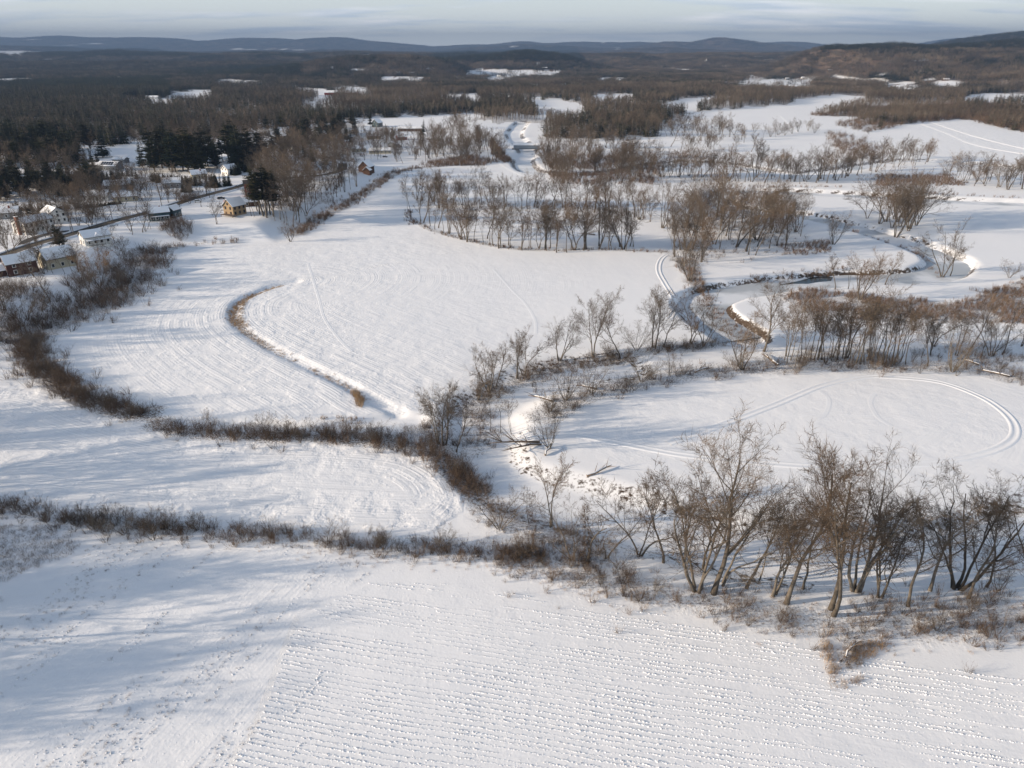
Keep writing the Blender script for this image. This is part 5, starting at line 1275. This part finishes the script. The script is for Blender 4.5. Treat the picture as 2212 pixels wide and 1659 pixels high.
house('house', 'low cream house with white roof above the dark cottage', 776, 327, 10, 13, 8, 3, 2.0, 'cream', rows=1, gw=2, lw=4)
house('house', 'long cream ranch house right of the low cream house', 822, 331, 5, 20, 8, 2.8, 1.9, 'cream', rows=1, gw=2, lw=6)
house('house', 'blue grey gabled house by the open field', 815, 274, 70, 12, 9, 5, 4.0, 'teal', rows=2, gw=2, lw=3)
house('house', 'tan house with snowy hipped roof below the blue grey house', 808, 300, 15, 14, 10, 3.6, 2.6, 'tan', rows=1, gw=2, lw=4, chimney=(1, 2, .9, 7, 4))
house('barn', 'long low white roofed barn at the village edge', 888, 283, 2, 30, 9, 3.2, 2.0, 'brownsiding', rows=1, gw=2, lw=7, cat='barn')
house('house', 'pale house with blue shaded gable between the spruces', 707, 297, 60, 12, 9, 4.2, 3.0, 'white', rows=1, gw=2, lw=3)
house('house', 'small house behind the pale gabled house', 712, 278, 30, 10, 8, 3.5, 2.4, 'grey', rows=1, gw=2, lw=3)
house('house', 'white roofed house left of the tall spruce', 580, 312, 8, 16, 9, 3.2, 2.2, 'white', rows=1, gw=2, lw=4)
house('house', 'white roofed house farthest left in the upper village', 566, 292, 5, 15, 9, 3.2, 2.2, 'grey', rows=1, gw=2, lw=4)
house('house', 'white house behind the dark clipped hedge block', 497, 377, 60, 9, 7, 4.5, 2.4, 'white', rows=2, gw=2, lw=2)
house('barn', 'long red barn with white roof in the far fields', 738, 205, 4, 70, 22, 5, 4, 'barnred', rows=1, gw=3, lw=8, cat='barn', trim='white')
house('house', 'small white house at the far left fields', 60, 395, 10, 13, 8, 3.2, 2.2, 'white', rows=1, gw=2, lw=3)
for px_, py_, a_, L_, c_, lb in [(620, 300, 12, 12, 'grey', 'grey house with snowy roof right of the white roofed pair'), (642, 326, 40, 10, 'white', 'small white house in front of the tall spruce'), (690, 322, 10, 12, 'tan', 'tan house under trees below the pale gabled house'), (742, 300, 60, 11, 'brownsiding', 'brown house beside the twin pines'), (760, 288, 5, 14, 'white', 'low white house behind the twin pines'),
        (850, 318, 75, 9, 'grey', 'small grey house right of the long cream ranch house'), (868, 302, 20, 10, 'barnred', 'red shed left of the white roofed barn'), (470, 318, 8, 13, 'grey', 'grey house in the pines left of the upper village'), (515, 312, 15, 12, 'white', 'white house half hidden behind the pines'), (20, 470, 20, 11, 'grey', 'grey house left of the garden evergreens'), (215, 432, 12, 12, 'white', 'white cottage behind the yard trees'), (430, 385, 30, 10, 'cream', 'cream house behind the long clipped hedge')]:
    house('house', lb, px_, py_, a_, L_, 8, 3.2, 2.4, c_, rows=1, gw=2, lw=3, chimney=(1.2, 1.5, .7, 6.6, 3.5))
for k, (px_, py_, L_, lb) in enumerate([(1078, 166, 26, 'leftmost white roofed farm building below the wooded knoll'), (1130, 166, 34, 'middle white roofed farm building below the wooded knoll'), (1176, 160, 40, 'rightmost white roofed farm building below the wooded knoll'), (516, 178, 34, 'white roofed farmhouse in the left forest clearing'), (860, 172, 26, 'white roofed house left in the valley clearing'), (890, 172, 30, 'white roofed house right in the valley clearing'),
        (1736, 170, 30, 'white farmhouse at the foot of the right hill'), (1700, 172, 20, 'small building left of the hill foot farmhouse'), (1790, 170, 24, 'house right of the hill foot farmhouse'), (1930, 192, 24, 'left house of the hillside hamlet'), (1960, 196, 28, 'middle house of the hillside hamlet'), (2040, 186, 26, 'right house of the hillside hamlet'), (330, 214, 40, 'long low snow covered shed by the dark pines'), (1320, 173, 40, 'low white building in the far valley'), (1480, 153, 60, 'large pale building in the distant town')]):
    house('farmhouse', lb, px_, py_, R0.uniform(-20, 20), L_ * .6, 9, 3.6, 2.6, ('white', 'grey', 'brownsiding')[k % 3], rows=1, gw=2, lw=3)
for k, (px_, py_) in enumerate(sorted(GLADES[::3])):
    hs_ = house('distant_house', 'small house in distant woods, %s of the scattered glade houses' % ('leftmost' if k == 0 else ORD(k + 1) + ' from left'), px_, py_, R0.uniform(-30, 30), R0.uniform(10, 18), 8, 3.6, 2.6, ('white', 'grey', 'tan', 'white')[k % 4], rows=0, gw=1, lw=1, door=False)
    hs_['group'] = 'small houses in the distant woods'
# church steeple far off
x, y, z = G(1524, 150); e = empty('church', (x, y, z), 0, .7); b = MB(); b.box(-3, 3, -3, 3, 0, 14); link('tower', b.mesh('tower', M['white']), e)
b = MB(); b.V += [(-3, -3, 14.01), (3, -3, 14.01), (3, 3, 14.01), (-3, 3, 14.01), (0, 0, 26)]; b.F += [(0, 1, 4), (1, 2, 4), (2, 3, 4), (3, 0, 4)]; link('spire', b.mesh('spire', M['white']), e)
b = MB(); b.prism([(-7, 0), (7, 0), (7, 9), (0, 15), (-7, 9)], 3.2, 30); link('nave', b.mesh('nave', M['white']), e); tag(e, 'white church with pointed steeple in the distant town', 'church')
# covered bridge
x0_, y0_, z0_ = G(1111, 322.5); x1_, y1_, z1_ = G(1164, 322.5)
xm, ym = (x0_ + x1_) / 2, (y0_ + y1_) / 2; BL_ = 25.0
e = empty('covered_bridge', (xm, ym, 0.3), math.radians(0))
b = MB(); b.prism([(-2.7, 0.3), (2.7, 0.3), (2.7, 3.7), (0, 5.0), (-2.7, 3.7)], -BL_ / 2, BL_ / 2); o = link('wall', b.mesh('wall', M['bridge']), e); o.rotation_euler = (0, 0, math.radians(90))
for s_ in (-1, 1):
    b = MB(); prof = [(s_ * 3.2, 3.47), (0, 5.01), (0, 5.35), (s_ * 3.2, 3.8)]
    b.prism(prof if s_ < 0 else prof[::-1], -BL_ / 2 - .5, BL_ / 2 + .5); o = link('roof', b.mesh('roof', M['snow']), e); o.rotation_euler = (0, 0, math.radians(90))
for s_ in (-1, 1):
    b = MB(); b.box(s_ * BL_ / 2 - 1.6, s_ * BL_ / 2 + 1.6, -3.4, 3.4, -3.4, .28); link('abutment', b.mesh('abutment', M['stone']), e)
    b = MB(); b.box(s_ * (BL_ / 2 + .04) - .06, s_ * (BL_ / 2 + .04) + .06, -1.9, 1.9, .32, 3.3); link('portal_shade', b.mesh('portal_shade', M['glass']), e)  # near-black panel on the closed end paints the shade inside the opening
b = MB(); b.box(-BL_ / 2, BL_ / 2, -2.6, 2.6, -.2, .29); link('deck', b.mesh('deck', M['pole']), e)
for k in range(30):
    xx = -BL_ / 2 + BL_ * (k + .5) / 30; b = MB(); b.box(xx - .37, xx + .37, -2.78, -2.71, .32, 3.45); link('board', b.mesh('board', M['bridge']), e)
tag(e, 'grey covered bridge with snowy roof over the frozen river', 'bridge')
for s_ in (-1, 1):
    pts_ = [(xm + s_ * (BL_ / 2 + .6 + t * 9), ym) for t in range(4)]
    ribbon('embankment', pts_, [(-6, -2.5), (-3, .35), (3, .35), (6, -2.5)], M['snow'], 'snowy approach ramp %s of the covered bridge' % ('left' if s_ < 0 else 'right'), 'ramp', follow=False, z=0.0)
# hedges of clipped evergreen
def hedge(label, pts_p, h, per_m, seed, wdt=1.6):
    c = np.array([G(a, b)[:2] for a, b in pts_p]); g = np.random.default_rng(seed)
    seg = np.hypot(*(c[1:] - c[:-1]).T); L = np.concatenate([[0], np.cumsum(seg)]); t = g.uniform(0, L[-1], int(L[-1] * per_m))
    x = np.interp(t, L, c[:, 0]) + g.normal(0, wdt * .4, len(t)); y = np.interp(t, L, c[:, 1]) + g.normal(0, wdt * .4, len(t))
    sc_ = np.stack([g.uniform(.45, .6, len(t))] * 2 + [g.uniform(.85, 1.05, len(t)) * h / 6], 1) * 1.0
    sc_[:, :2] *= 2.4 if h > 4 else 1.7
    scatter('hedge', label, 'hedge', LIB_CON, on_ground(x, y, -.2), sc_, np.full(len(t), 4), tilt=.03)
hedge('dark evergreen hedge below the solar panel house', [(150, 394), (190, 396), (225, 392), (254, 386)], 7.0, 1.1, 61, 3)
hedge('long clipped evergreen hedge behind the grey house', [(330, 392), (360, 396), (400, 400), (432, 402)], 6.5, 1.2, 62, 2.4)
hedge('dark square block of evergreen hedge by the road', [(447, 404), (470, 405), (494, 402)], 8.5, 1.6, 63, 4)
hedge('round dark evergreen bush beside the grey house', [(398, 415), (412, 415)], 5.0, 3.0, 64, 2.5)
hedge('low dark hedge behind the row of garden evergreens', [(-20, 452), (60, 455), (140, 452), (215, 446), (260, 440)], 2.2, 1.2, 65, 1)
hedge('dark evergreen mass beside the road north of the hedge block', [(500, 380), (530, 372), (545, 362)], 8.0, 1.0, 68, 5)
# utility poles, cars, logs
def pole(px, py, hgt, label):
    x, y, z = G(px, py); e = empty('utility_pole', (x, y, z), R0.uniform(-.2, .2)); b = MB(); b.tube([Vector((0, 0, -.5)), Vector((.05, 0, hgt))], [.17, .12], 8); link('shaft', b.mesh('shaft', M['pole']), e)
    b = MB(); b.box(-1.3, 1.3, -.06, .06, hgt - .9, hgt - .75); link('crossarm', b.mesh('crossarm', M['pole']), e)
    for xx in (-1.15, 0.35, 1.15):
        b = MB(); b.tube([Vector((xx, 0, hgt - .75)), Vector((xx, 0, hgt - .5))], [.05, .07], 6); link('insulator', b.mesh('insulator', M['glass']), e)
    tag(e, label, 'utility pole', 'utility poles along the village road')
pole(456, 416, 10.5, 'utility pole beside the hedge block at the road'); pole(37, 555, 10.5, 'utility pole at the road near the left edge'); pole(350, 447, 9, 'utility pole across the road from the teal house'); pole(160, 508, 9.5, 'utility pole at the roadside snowbank'); pole(245, 484, 9.5, 'utility pole near the glazed porch house')
def car(px, py, ang, paint, label):
    x, y, z = G(px, py); e = empty('parked_car', (x, y, z + .05), math.radians(ang))
    b = MB(); b.prism([(-2.2, .35), (2.2, .35), (2.2, .8), (1.2, .95), (-2.1, 1.0), (-2.2, .8)], -.88, .88); link('body', b.mesh('body', M[paint]), e)
    b = MB(); b.prism([(-1.9, .99), (1.05, .93), (.35, 1.5), (-1.5, 1.52)], -.76, .76); c_ = link('cabin', b.mesh('cabin', M['glass']), e)
    b = MB(); b.prism([(-1.5, 1.53), (.35, 1.51), (.3, 1.66), (-1.45, 1.68)], -.74, .74); link('roof_snow', b.mesh('roof_snow', M['snow']), c_)
    for xx in (-1.35, 1.35):
        for yy in (-.9, .9):
            b = MB(); b.tube([Vector((xx, yy - .1, .33)), Vector((xx, yy + .1, .33))], [.33, .33], 12); b.F.append(tuple(range(12))[::-1]); w = link('wheel', b.mesh('wheel', M['rubber']), e)
    tag(e, label, 'car', 'parked cars')
car(12, 566, 20, 'cardark', 'dark car parked beside the dark red house'); car(88, 546, 30, 'carwhite', 'white car in the cream house driveway'); car(104, 548, 35, 'cardark', 'dark car in the cream house driveway'); car(428, 437, 15, 'carwhite', 'white snow covered car by the roadside junk yard'); car(478, 430, 25, 'cardark', 'dark car left of the red house'); car(492, 436, 60, 'carred', 'reddish car in front of the red house'); car(832, 340, 5, 'cardark', 'dark car beside the long cream ranch house')
def log(px, py, ang, L, r_, label, n=5, seed=0, snow=False):
    rr = random.Random(seed); x, y, z = G(px, py); e = empty('fallen_log', (x, y, z), math.radians(ang)); b = MB()
    p = [Vector((t * L, rr.gauss(0, .2), .25 + .25 * math.sin(t * 3) + t * .5)) for t in (0, .25, .5, .75, 1)]
    b.tube(p, [r_, r_ * .85, r_ * .7, r_ * .5, r_ * .2], 7); b.F.append(tuple(range(7))[::-1]); link('stem', b.mesh('stem', M['deadwood'], True), e)
    for k in range(n):
        q = p[rr.randint(1, 3)]; d = Vector((rr.uniform(.3, 1), rr.gauss(0, .7), rr.uniform(.1, .9))).normalized() * L * rr.uniform(.25, .5)
        b = MB(); b.tube([q, q + d * .5 + Vector((0, 0, .15)), q + d], [r_ * .35, r_ * .22, .02], 4); link('branch', b.mesh('branch', M['deadwood']), e)
    if snow:
        b = MB(); b.tube([v + Vector((0, 0, r_ * .75)) for v in p[:4]], [r_ * .5, r_ * .55, r_ * .5, r_ * .25], 6); link('snow', b.mesh('snow', M['snow'], True), e)
    tag(e, label, 'log', 'fallen trees and logs')
log(1165, 955, 190, 12, .3, 'fallen tree with dark branches on the snowy slough', 12, 1); log(1168, 960, 205, 10, .25, 'second fallen limb beside the fallen slough tree', 9, 2); log(1178, 985, 70, 5, .25, 'snow covered log standing by the fan shaped tree', 2, 3, True)
log(1195, 868, 160, 7, .3, 'pale fallen log on the slough bank', 3, 4, True); log(1290, 842, 170, 6, .28, 'short snowy log beside the twiggy bush tree', 3, 5, True); log(1268, 1030, 30, 7, .28, 'broken log on the bank of the tracked field', 5, 6, True); log(1680, 790, 110, 8, .4, 'leaning dead trunk at the end of the slender row', 3, 7, True); log(1285, 458 + 50, 175, 9, .3, 'fallen trunk inside the oval clearing', 5, 8)
log(2180, 815, 150, 9, .3, 'snowy log in the brush at the right edge', 4, 9, True); log(2115, 790, 140, 6, .3, 'snowy stump heap behind the tracked field', 6, 10, True); log(1500, 805, 20, 6, .3, 'snow covered deadfall left of the stem fan', 6, 11, True); log(1822, 1420, 40, 4, .2, 'root tangle in the middle of the weed pile', 9, 12, True)

# ------------------------------------------------------------------ the air
hz = MB(); hz.box(-19000, 19000, -400, 22500, -6, 560)
haze = link('haze', hz.mesh('haze', None)); hm = bpy.data.materials.new('haze'); hm.use_nodes = True
hn = hm.node_tree; hn.nodes.clear(); ho = hn.nodes.new('ShaderNodeOutputMaterial'); pv = hn.nodes.new('ShaderNodeVolumePrincipled')
pv.inputs['Color'].default_value = (0.165, 0.255, 0.42, 1); pv.inputs['Density'].default_value = 9.5e-5; pv.inputs['Anisotropy'].default_value = 0.0
hn.links.new(pv.outputs[0], ho.inputs['Volume']); haze.data.materials.append(hm)
tag(haze, 'thin blue winter haze over the whole valley', 'haze', kind='stuff')
